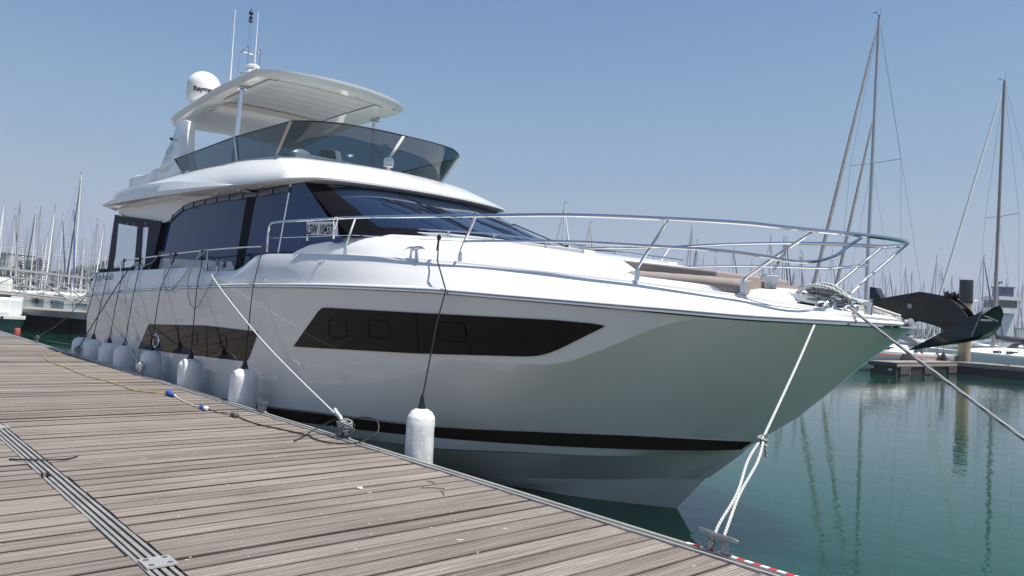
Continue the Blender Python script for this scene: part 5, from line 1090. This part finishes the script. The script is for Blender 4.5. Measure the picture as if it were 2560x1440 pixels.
        mb = MB(); mb.tube([(-L * .36 + .45 * math.cos(a), 0 + .0, 1.75 + .45 * math.sin(a)) if False else (-L * .36, .45 * math.cos(a), 1.75 + .45 * math.sin(a)) for a in [2 * PI * k / 16 for k in range(16)]], .018, 5, closed=True); mb.build('steering_wheel', M['steel'], e)
    return e
def heading_from(p): return math.atan2(p.y - C0.y, p.x - C0.x)
# boat A: cutter rig behind the bow, B: sloop at the right edge
mA = at_z(2192, 42, 21.3); hA = math.radians(-98)
LA = 15.; eA = sailboat((mA.x - LA * .07 * math.cos(hA), mA.y - LA * .07 * math.sin(hA), 0), hA, LA, 21.3, 'grey', cover='navy', sail2='grey', label='big white cutter with two furled grey headsails and tall silver mast beyond the bow', mr=.13, spread=((.555, 1.9),), rake=.012)
mb = MB()
red = mat('red_line', (.55, .05, .03), .4)
for s in (1, -1):
    for zc_, nm, mt in ((.90, 'cove_stripe', red), ):
        pts = []
        for i in range(2, 13):
            t = i / 14; x = -LA * .47 + LA * .97 * t; b_ = LA * .155 * (1 - max(0, (t - .42) / .58) ** 2.1) * (1 - .28 * max(0, (.35 - t) / .35) ** 1.5); pts.append((x, s * (b_ * .995 + .012), (1 + .35 * t * t) * .82))
        mb = MB(); mb.loft([[(p[0], p[1], p[2] - .03) for p in pts], [(p[0], p[1] + s * .004, p[2] + .03) for p in pts]]); mb.build(nm, mt, eA, smooth=0)
        mb = MB(); xx = pts[5]; mb.slab([(xx[0] - .7, xx[1] + s * .01, xx[2] - .28), (xx[0] + .7, xx[1] - s * .0, xx[2] - .28), (xx[0] + .7, xx[1] - s * .0, xx[2] + .12), (xx[0] - .7, xx[1] + s * .01, xx[2] + .12)], (0, s * .02, 0)); mb.build('name_panel', M['black'], eA, smooth=0)
mB = at_z(2505, 205, 20.6); hB = math.radians(-120)
LB = 13.5; eB = sailboat((mB.x - LB * .07 * math.cos(hB), mB.y - LB * .07 * math.sin(hB), 0), hB, LB, 20.6, 'white', mast=varied('brownish_mast', (.27, .23, .24), (.33, .29, .29), 3, .4), cover='navy', label='white sloop with furled white headsail and brownish mast at the right edge', mr=.13, spread=((.50, 1.9),), rake=.01)
# black fenders on boat A (starboard quarter side seen from here)
for i, (px, py) in enumerate(((2207, 898), (2268, 896), (2288, 893), (2304, 897), (2342, 900), (2358, 900))):
    p = C0 + pixray(px, py) * 46.5; e = empty('fender', (p.x, p.y, p.z)); tag(e, ['black fender at the bow end of the red striped cutter', 'second black fender from the bow on the red striped cutter', 'third and largest black fender on the red striped cutter', 'fourth black fender from the bow on the red striped cutter', 'fifth black fender from the bow on the red striped cutter', 'last black fender near the stern of the red striped cutter'][i], 'fender', 'black fenders on the cutter')
    mb = MB(); mb.lathe((0, 0, 0), [(.03, -.45), (.14, -.40), (.19, -.2), (.19, .1), (.13, .3), (.04, .42), (.03, .48)], 12); mb.build('fender_body', M['black'], e, smooth=60); mb = MB(); mb.tube([(0, 0, .45), (0, 0, .95)], .012, 4); mb.build('fender_line', M['ropeblack'], e)

# distant masts, each the mast of its own moored boat.  (mast top in the photo, height, furled sail, heading offset)
rnd = random.Random(21)
LEFT = [(10, 509, 15, 'white'), (39, 526, 14, 'grey'), (51, 509, 15, 'stripe'), (36, 571, 12, 'stripe'), (69, 576, 13, 'grey'), (90, 523, 14.5, 'navy'), (102, 522, 15, 'stripe'), (120, 584, 12, 'white'), (138, 517, 15, 'white'), (157, 541, 13.5, 'navy'), (160, 611, 13, 'grey'), (186, 512, 14.5, 'blue'),
        (203, 437, 19, 'navy'), (213, 573, 14, 'grey'), (244, 550, 14, 'grey'), (260, 564, 13.5, 'white'), (284, 561, 14, 'grey'), (240, 621, 13, 'navy'), (263, 627, 13, 'white'), (212, 615, 12, 'white'), (179, 619, 12, 'grey'), (172, 617, 13, 'white'), (145, 640, 12, 'grey'), (100, 612, 12, None), (80, 640, 13, 'navy'), (20, 605, 12, 'grey'), (128, 650, 13, 'grey'), (200, 650, 12.5, None), (230, 655, 12, 'grey'), (271, 640, 12, None), (54, 648, 13, None), (150, 655, 12, 'white'), (190, 640, 13.5, 'white'), (220, 640, 13, None), (112, 632, 13, 'white'), (252, 650, 12, 'white'), (64, 660, 12, None)]
RIGHT = [(1412, 511, 15, 'white'), (1475, 560, 14, 'grey'), (1729, 572, 14.5, 'grey'), (1743, 603, 13, 'navy'), (1790, 634, 13, None), (1835, 622, 14, 'navy'), (1927, 594, 14, 'grey'), (1960, 596, 14.5, 'navy'), (1966, 598, 13.5, 'navy'), (2001, 631, 13.5, 'navy'), (2006, 633, 13, None), (2030, 697, 12, 'grey'), (2081, 629, 14, 'grey'), (2184, 699, 12, None), (2147, 711, 12, 'grey'), (2208, 675, 13, 'grey'), (2226, 685, 13, 'navy'), (2214, 690, 12, 'white'), (2264, 672, 14, 'grey'), (2280, 682, 12, None), (2342, 643, 14, 'grey'), (2354, 672, 13, 'navy'), (2360, 697, 12, None), (2380, 693, 13.5, 'grey'), (2460, 642, 14, 'navy'), (2452, 708, 12, None), (2488, 671, 13, 'navy'), (2517, 700, 12.5, 'navy'), (2525, 725, 12, None), (2545, 725, 12, 'navy'), (2557, 708, 13, 'grey'), (1760, 640, 12, None), (1880, 650, 12, 'grey'), (1905, 655, 12, 'navy'), (2050, 690, 12, None), (2110, 700, 12, 'grey'), (2130, 712, 12, None), (2240, 715, 12, 'grey'), (2310, 705, 12, None), (2400, 712, 12, 'grey'), (2420, 720, 12, None), (2500, 720, 12, 'grey'), (1560, 640, 12, None), (1985, 672, 12, 'navy'), (2165, 690, 13, None), (2300, 725, 12, 'white'), (2330, 718, 12, None), (2475, 728, 11, 'grey')]
protos = {}
def far_boat(px, py, mh, sail, side_):
    p = at_z(px, py, mh); hd = math.atan2(-p.y, -p.x) + rnd.choice((-.22, -.12, .18, .3) if side_ == 'L' else (.42, -.25, .5, .36)); key = (sail, rnd.randint(0, 1)); L = mh * .72
    if key not in protos:
        e = sailboat((0, 0, 0), 0, 10.5, 14.5, sail, mast=[mast_m, mast_w][key[1]], cover=['navy', 'white'][key[1]] if sail != 'blue' else 'blue', detail=0, label='x', group='sailing boats moored in the distance', mr=.10, spread=((.5, 1.8),))
        protos[key] = e; c = e
    else: c = copy_tree(protos[key])
    s = mh / 14.5; c.scale = (s, s, s); c.rotation_euler.z = hd
    off = Vector((10.5 * .07 * s * math.cos(hd), 10.5 * .07 * s * math.sin(hd), 0)); c.location = (p.x - off.x, p.y - off.y, 0)
    nm = {'white': 'white furled sail', 'grey': 'grey furled sail', 'navy': 'dark furled sail', 'stripe': 'striped furled sail', 'blue': 'blue furled sail', None: 'bare forestay'}[sail]
    c['label'] = 'distant sailing boat with %s among the masts %s' % (nm, 'left of the yacht' if side_ == 'L' else 'beyond the bow rail')
    c['group'] = 'sailing boats moored in the distance'
for a in LEFT:
    if a[0] == 203:
        p_ = at_z(203, 437, 19); h_ = math.atan2(-p_.y, -p_.x) - .16; sailboat((p_.x - 1.0 * math.cos(h_), p_.y - 1.0 * math.sin(h_), 0), h_, 14, 19, 'navy', mast=mast_w, cover='white', detail=0, label='tallest mast left of the yacht, white with a dark furled headsail', group='sailing boats moored in the distance', mr=.17, spread=((.5, 2.6),))
        continue
    far_boat(*a, 'L')
for a in RIGHT: far_boat(*a, 'R')
# a second belt further off on the right, low over the water
for k in range(46):
    px = 1990 + k * 12.4 + rnd.uniform(-5, 5); py = rnd.uniform(742, 770) + (px - 2280) * .035
    far_boat(px, py, rnd.uniform(10, 13), rnd.choice(['grey', 'white', 'navy', None]), 'R')
for k in range(26):
    px = 4 + k * 11 + rnd.uniform(-4, 4); py = rnd.uniform(650, 672)
    far_boat(px, py, rnd.uniform(10, 13), rnd.choice(['grey', 'white', 'navy', None]), 'L')
# ---- motor boats, gangway and pontoon on the left
def motorboat(loc, heading, L, label, hullm, cabin=True, teal=False):
    e = empty('motor_boat', loc, heading); tag(e, label, 'motor boat'); B = L * .17; rr_ = [[], [], []]
    for i in range(13):
        t = i / 12; x = -L / 2 + L * t; b_ = B * (1 - max(0, (t - .5) / .5) ** 2.2)
        rr_[0].append((x * (1 - .05 * t), b_ * .7, -.1)); rr_[1].append((x, b_ * .95, .45 + .1 * t)); rr_[2].append((x, b_, .85 + .35 * t))
    mb = MB()
    for s in (1, -1): mb.loft([[(p[0], s * p[1], p[2]) for p in r] for r in rr_], flip=(s > 0))
    en = [r[0] for r in rr_]; mb.add([(a, b_, c) for a, b_, c in en] + [(a, -b_, c) for a, b_, c in en], [(0, 1, 4, 3), (1, 2, 5, 4)]); mb.build('hull', hullm, e, smooth=30)
    mb = MB(); tp = rr_[2]; mb.loft([[(x, y, z) for x, y, z in tp], [(x, 0, z + .03) for x, y, z in tp], [(x, -y, z) for x, y, z in tp]]); mb.build('deck', deck_m, e, smooth=30)
    mb = MB(); mb.loft([[(p[0], s * (p[1] + .02), p[2] - q)] [0:1] + [(p2[0], s * (p2[1] + .02), p2[2] - q) for p2 in rr_[2][1:]] for s in (1,) for p in [rr_[2][0]] for q in (.02, .10)]); mb.loft([[(p2[0], -(p2[1] + .02), p2[2] - q) for p2 in rr_[2]] for q in (.02, .10)]); mb.build('rub_rail', M['blackrubber'], e, smooth=0)
    if cabin:
        g = []
        for (x, w_, h) in ((-L * .12, .80, 0), (-L * .10, .74, .85), (L * .12, .70, .88), (L * .24, .5, .25), (L * .3, .4, .05)): g.append([(x, -B * w_, .98), (x, -B * w_ * .88, 1.0 + h), (x, B * w_ * .88, 1.0 + h), (x, B * w_, .98)])
        mb = MB(); mb.loft(g); mb.add(g[0], [(0, 1, 2, 3)]); cb = mb.build('cabin', deck_m, e, smooth=20)
        for s in (1, -1):
            for xa, xb in ((-L * .09, -L * .01), (L * .01, L * .10)):
                mb = MB(); mb.add([(xa, s * (B * .705), 1.35), (xb, s * (B * .69), 1.35), (xb, s * (B * .65), 1.72), (xa, s * (B * .665), 1.72)], [(0, 1, 2, 3)]); mb.build('cabin_window', dark_w, cb, smooth=0)
        mb = MB(); mb.add([(L * .13, -B * .55, 1.80), (L * .13, B * .55, 1.80), (L * .225, B * .42, 1.36), (L * .225, -B * .42, 1.36)], [(0, 1, 2, 3)]); o = mb.build('windscreen', dark_w, cb, smooth=0)
    mb = MB()
    for s in (1, -1):
        pr_ = [(x, s * y * .93, z + .5) for x, y, z in tp[6:-1]]; mb.tube(pr_, .014, 5)
        for p in pr_[::2]: mb.tube([p, (p[0], p[1], p[2] - .5)], .012, 4)
    mb.build('guard_rail', M['steel'], e, smooth=0); return e
tealm = mat('green_antifouling', (.07, .20, .17), .5)
# near left: fishing boat stern seen over the end of the pontoon
e = empty('motor_boat', (-45.0, 6.3, 0), math.radians(170)); tag(e, 'white motor boat with sea green underside, its stern cut by the left edge', 'motor boat')
mb = MB(); mb.loft([[(-3.2, 1.1, -.2), (0, 1.2, -.2), (3.5, .2, -.1)], [(-3.2, 1.35, .62), (0, 1.4, .66), (3.8, .1, .75)]]); mb.loft([[(-3.2, -1.1, -.2), (0, -1.2, -.2), (3.5, -.2, -.1)], [(-3.2, -1.35, .62), (0, -1.4, .66), (3.8, -.1, .75)]], flip=True); mb.add([(-3.2, 1.1, -.2), (-3.2, -1.1, -.2), (-3.2, -1.35, .62), (-3.2, 1.35, .62)], [(0, 1, 2, 3)]); mb.build('underbody', tealm, e, smooth=0)
lb('swim_step', (-3.3, 0, .68), (.7, 2.8, .14), deck_m, e); lb('upper_hull', (0.2, 0, 1.15), (6.4, 2.5, .85), hullw_m, e, bev=.12); lb('transom_door', (-3.03, -.2, 1.2), (.06, 1.1, .6), deck_m, e, bev=.02); lb('console', (-.6, 0, 2.0), (1.6, 1.5, 1.0), deck_m, e, bev=.15); lb('screen', (-.3, 0, 2.45), (.9, 1.3, .35), dark_w, e, bev=.08)
for q in (-.5, .3): mb = MB(); mb.lathe((-3.66, q, .68), [(.06, 0), (.06, .02)], 10, M=Matrix.Rotation(-PI / 2, 3, 'Y')); mb.build('drain', M['black'], e)
mb = MB(); mb.tube(curvepts([(-2.9, 1.1, 1.55), (-2.9, 1.1, 2.1), (-2.2, 1.1, 2.2), (-1.2, 1.1, 2.2)], 4), .02, 6); mb.tube(curvepts([(-2.9, -1.1, 1.55), (-2.9, -1.1, 2.1), (-2.2, -1.1, 2.2), (-1.2, -1.1, 2.2)], 4), .02, 6); mb.build('stern_rail', M['steel'], e)
# floating pontoon behind
fq = empty('floating_pontoon', (-41.6, 9.2, 0), math.atan2(1.6, 4.4)); tag(fq, 'dark undersided pontoon with pale edge boards behind the red box on the left', 'pontoon')
lb('deck_boards', (2, 1.2, .98), (22, 2.4, .08), capw, fq); lb('edge_board', (2, -.03, .86), (22, .06, .30), M['alugrey'], fq); lb('float', (2, 1.3, .32), (21.4, 1.9, .75), dkhull, fq)
for k in range(7): lb('float_gap', (-7 + 3 * k, .30, .3), (.5, .2, .8), M['black'], fq)
motorboat((-50.5, 13.5, 0), math.radians(150), 6.2, 'small white motor boat with rails moored below the left gangway', hullw_m, False)
motorboat((-41.5, 13.2, 0), math.radians(20), 6.5, 'cabin motor boat with grey hull moored right of the gangway foot', varied('grey_hull', (.10, .11, .13), (.14, .15, .17), 2, .4))
motorboat((-62, 17.5, 0), math.radians(150), 8, 'larger white motor boat behind the left gangway near its top', hullw_m, True)
motorboat((-58, 21.5, 0), math.radians(160), 7, 'white cabin boat beyond the gangway handrail, farther from the pontoon', hullw_m, True)
# inflatable hanging behind the transom
# gangway: two truss sides and a floor
gw = empty('gangway', (-41.5, 7.6, 0)); tag(gw, 'pale grey aluminium gangway with truss sides sloping down behind the yacht stern', 'gangway')
A0 = Vector((-45.9, 3.4, 2.02)); B0 = Vector((-38.3, 10.9, 1.36)); org = Vector((-41.5, 7.6, 0)); dirv = (B0 - A0); up = Vector((0, 0, 1)); sidev = Vector((-dirv.y, dirv.x, 0)).normalized()
def gpt(t, h, s): return A0 + dirv * t + up * h + sidev * (s * 1.3) - org
for s in (0, 1):
    mb = MB(); mb.tube([gpt(-.4, 1.15, s), gpt(1.2, 1.15, s)], .05, 4); mb.build('top_chord', M['alugrey'], gw, smooth=0)
    mb = MB(); mb.tube([gpt(-.4, 0, s), gpt(1.2, 0, s)], .06, 4); mb.build('bottom_chord', M['alugrey'], gw, smooth=0)
    for h in (.42, .78): mb = MB(); mb.tube([gpt(-.4, h, s), gpt(1.2, h, s)], .018, 4); mb.build('guard_bar', M['alugrey'], gw, smooth=0)
    for k in range(-2, 7):
        t = .09 + k * .205; mb = MB(); mb.tube([gpt(t, 0, s), gpt(t, 1.15, s)], .035, 4); mb.build('post', M['alugrey'], gw, smooth=0)
        if k < 6: 
            mb = MB(); a, b_ = (t, t + .205); mb.tube([gpt(a, 1.15 if k % 2 == 0 else 0, s), gpt(b_, 0 if k % 2 == 0 else 1.15, s)], .035, 4); mb.build('brace', M['alugrey'], gw, smooth=0)
mb = MB(); mb.slab([gpt(-.4, .02, 0), gpt(1.2, .02, 0), gpt(1.2, .02, 1), gpt(-.4, .02, 1)], (0, 0, .06)); mb.build('walkway', capw, gw, smooth=0)
# buildings
fac = varied('pale_facade', (.48, .49, .50), (.56, .56, .56), 1, .8)
def building(px0, px1, ptop, d, depth, label, floors, cols, parts=None):
    a = C0 + pixray(px0, ptop) * d; b_ = C0 + pixray(px1, ptop) * d; wd = (Vector((b_.x, b_.y)) - Vector((a.x, a.y))).length; h = a.z; ang_ = math.atan2(b_.y - a.y, b_.x - a.x)
    e = empty('building', ((a.x + b_.x) / 2, (a.y + b_.y) / 2, 0), ang_); tag(e, label, 'building')
    lb('wall', (0, depth / 2, h / 2), (wd, depth, h), fac, e); lb('roof', (0, depth / 2, h + .15), (wd + .6, depth + .6, .3), deck_m, e)
    for i in range(floors):
        for j in range(cols):
            x = -wd / 2 + wd * (j + .5) / cols; z = h * (i + .5) / floors
            lb('window', (x, -.02, z), (wd / cols * .5, .1, h / floors * .5), dark_w, e)
    return e
building(-60, 23, 628, 260, 14, 'tall white apartment block at the far left above the gangway', 9, 6)
building(52, 66, 648, 300, 14, 'narrow pale apartment tower behind the masts on the left', 7, 2)
building(-10, 40, 655, 330, 14, 'low pale distant building between the far left masts', 4, 5)
# harbour office on the right
bo = C0 + pixray(2497, 850) * 130; ho = empty('harbour_office', (bo.x, bo.y, 0), math.radians(-40)); tag(ho, 'white stepped harbour control building with dark glazed lookout on its roof', 'building')
fw_ = varied('office_white', (.70, .71, .72), (.78, .79, .80), 1, .7); bw = mat('brown_shutter', (.12, .09, .085), .5); bl_ = mat('lookout_glass', (.03, .06, .11), .2)
lb('lower_wall', (0, 0, 3.3), (3.0, 3, 6.6), fw_, ho); lb('balcony', (0, -.2, 7.1), (4.4, 3.6, .9), fw_, ho); lb('shutter_band', (0, 0, 8.2), (3.9, 3.2, 1.3), bw, ho)
for k in range(5): lb('mullion', (-1.7 + .85 * k, -1.65, 8.2), (.1, .08, 1.3), fw_, ho)
lb('roof_slab', (0, 0, 9.15), (4.6, 3.8, .6), fw_, ho); lb('lookout', (.5, .1, 10.2), (2.2, 2.2, 1.5), bl_, ho); lb('lookout_roof', (.5, .1, 11.03), (2.5, 2.5, .16), wood_dark, ho)
bo2 = C0 + pixray(2570, 840) * 150; h2 = empty('warehouse', (bo2.x, bo2.y, 0), math.radians(-40)); tag(h2, 'low wide pale warehouse at the right edge behind the masts', 'building'); lb('wall', (0, 0, 2.2), (16, 9, 4.4), fw_, h2); lb('roof', (0, 0, 4.5), (16.6, 9.6, .25), varied('blue_roof', (.2, .27, .33), (.25, .32, .38), 1, .6), h2)
# flag on a mast near the harbour office
fp_ = C0 + pixray(2497, 705) * 110; fl_ = empty('flag', tuple(fp_)); tag(fl_, 'tiny red white and dark flag flying between the masts above the harbour office', 'flag')
for k, mt in enumerate((mat('flag_blue', (.03, .05, .2), .7), mat('flag_white', (.8, .8, .8), .7), mat('flag_red', (.6, .04, .04), .7))):
    mb = MB(); mb.slab([(k * .15, 0, .05 * k), (k * .15 + .15, 0, .05 * k + .05), (k * .15 + .16, 0, .05 * k - .28), (k * .15, 0, .05 * k - .33)], (0, .02, 0)); mb.build('flag_band', mt, fl_, smooth=0)
mb = MB(); mb.tube([(-.02, 0, -8), (-.02, 0, .4)], .04, 6); mb.build('flag_pole', mast_m, fl_)
# far shore and trees
def belt(name, d0, px0, px1, hmin, hmax, mt, lab, seed, step=6, thick=18):
    rn = random.Random(seed); mb = MB(); top_, bot_, top2 = [], [], []
    n = int((px1 - px0) / step)
    for i in range(n + 1):
        px = px0 + step * i; r = pixray(px, 760); r.z = 0; r.normalize(); dd = d0 + rn.uniform(-8, 8); p = Vector((r.x * dd, r.y * dd, 0)); h = hmin + (hmax - hmin) * (.5 + .5 * noise.noise(Vector((i * .11, seed, 0)))) + rn.uniform(-.6, .6)
        bot_.append((p.x, p.y, -.5)); top_.append((p.x, p.y, h)); q = Vector((r.x, r.y, 0)) * thick; top2.append((p.x + q.x, p.y + q.y, h * .9))
    mb.loft([bot_, top_, top2]); return mb.build(name, mt, None, smooth=0)
fol = varied('far_foliage', (.035, .05, .04), (.07, .085, .06), .35, .9)
o = belt('shore', 420, -900, 3600, 1.0, 1.6, varied('shore_ground', (.12, .12, .10), (.2, .19, .17), .1, .9), '', 3, 60, 500); tag(o, kind='structure')
# tree belts made of many leaf clumps
def trees(name, d0, px0, px1, h, n, seed, lab):
    rn = random.Random(seed); mb = MB()
    for k in range(n):
        px = rn.uniform(px0, px1); r = pixray(px, 760); r.z = 0; r.normalize(); dd = d0 + rn.uniform(-25, 25); hh = h * (.45 + .55 * rn.random()) * (.75 + .5 * noise.noise(Vector((px * .01, seed, 0))))
        c = r * dd
        for j in range(7):
            z = hh * rn.uniform(.25, 1); s_ = rn.uniform(.9, 2.0); cc = Vector((c.x + rn.uniform(-2, 2), c.y + rn.uniform(-2, 2), z))
            ax = Matrix.Rotation(rn.uniform(0, 6.3), 3, 'Z') @ Matrix.Rotation(rn.uniform(0, 3), 3, 'X')
            vs = [cc + ax @ Vector(v) * s_ for v in ((1, 0, 0), (-.5, .9, 0), (-.5, -.9, 0), (0, 0, 1.1), (.2, .1, -.9))]; mb.add(vs, [(0, 1, 3), (1, 2, 3), (2, 0, 3), (1, 0, 4), (2, 1, 4), (0, 2, 4)])
        mb.tube([(c.x, c.y, 0), (c.x, c.y, hh * .6)], .25, 4)
    return tag(mb.build(name, fol, None, smooth=0, merge=False), lab, 'trees', None, 'stuff')
trees('tree_belt', 330, -80, 420, 15, 330, 4, 'low dark belt of distant trees behind the masts on the left')
trees('tree_belt', 420, 1300, 2700, 7, 380, 9, 'thin dark line of distant trees on the right hand horizon')
# person on the cutter
pp = C0 + pixray(2359, 858) * 52
pe = empty('person', (pp.x, pp.y, pp.z)); tag(pe, 'person in a turquoise shirt bending over in the cockpit of the far cutter', 'person')
def skinned(name, pts, edges, rad, mt, par, root=0):
    me = bpy.data.meshes.new(name); me.from_pydata(pts, edges, []); o = bpy.data.objects.new(name, me); COL.objects.link(o)
    md_ = o.modifiers.new('s', 'SKIN'); sv = me.skin_vertices[0].data
    for i, r in enumerate(rad): sv[i].radius = (r, r)
    sv[root].use_root = True; s2 = o.modifiers.new('u', 'SUBSURF'); s2.levels = 1; s2.render_levels = 2; me.materials.append(mt); o.parent = par; return o
P_ = [(0, 0, .95), (.08, 0, 1.2), (.24, 0, 1.42), (.34, 0, 1.55), (.42, 0, 1.66), (0, .1, .9), (.05, .12, .48), (0, .12, .06), (.14, .13, .03), (0, -.1, .9), (.05, -.12, .48), (0, -.12, .06), (.14, -.13, .03), (.24, .19, 1.4), (.40, .22, 1.18), (.58, .16, 1.06), (.66, .14, 1.03), (.24, -.19, 1.4), (.40, -.22, 1.18), (.58, -.16, 1.06), (.66, -.14, 1.03)]
E_ = [(0, 1), (1, 2), (2, 3), (3, 4), (0, 5), (5, 6), (6, 7), (7, 8), (0, 9), (9, 10), (10, 11), (11, 12), (2, 13), (13, 14), (14, 15), (15, 16), (2, 17), (17, 18), (18, 19), (19, 20)]
Rr = [.13, .13, .13, .055, .10, .095, .065, .04, .035, .095, .065, .04, .035, .06, .042, .03, .035, .06, .042, .03, .035]
skinned('body', P_, E_, Rr, mat('skin', (.45, .25, .18), .6), pe)
skinned('shirt', [P_[0], P_[1], P_[2], P_[13], P_[14], P_[17], P_[18]], [(0, 1), (1, 2), (2, 3), (3, 4), (2, 5), (5, 6)], [.15, .155, .15, .08, .06, .08, .06], mat('turquoise_cloth', (.02, .42, .50), .7), pe)
skinned('shorts', [P_[0], P_[5], P_[6], P_[9], P_[10]], [(0, 1), (1, 2), (0, 3), (3, 4)], [.15, .115, .085, .115, .085], mat('dark_cloth', (.04, .04, .06), .8), pe)
mb = MB(); mb.lathe((.425, 0, 1.70), [(.11, 0), (.115, .03), (.09, .08), (.03, .11)], 12); mb.build('hair', mat('brown_hair', (.05, .03, .02), .8), pe, smooth=60)
# ---- summer haze over the water
hz = MB(); hz.box((-190, 230, 13), (520, 640, 34)); hb = hz.build('haze', None, None, smooth=0)
hm = bpy.data.materials.new('haze_air'); hm.use_nodes = True; ht = hm.node_tree; ht.nodes.clear(); ho_ = ht.nodes.new('ShaderNodeOutputMaterial'); hv = ht.nodes.new('ShaderNodeVolumePrincipled')
hv.inputs['Color'].default_value = (.80, .86, 1, 1); hv.inputs['Density'].default_value = .0006; hv.inputs['Anisotropy'].default_value = .3; ht.links.new(hv.outputs[0], ho_.inputs['Volume'])
hb.data.materials.append(hm); tag(hb, 'thin pale summer haze over the whole marina', 'haze', None, 'stuff')
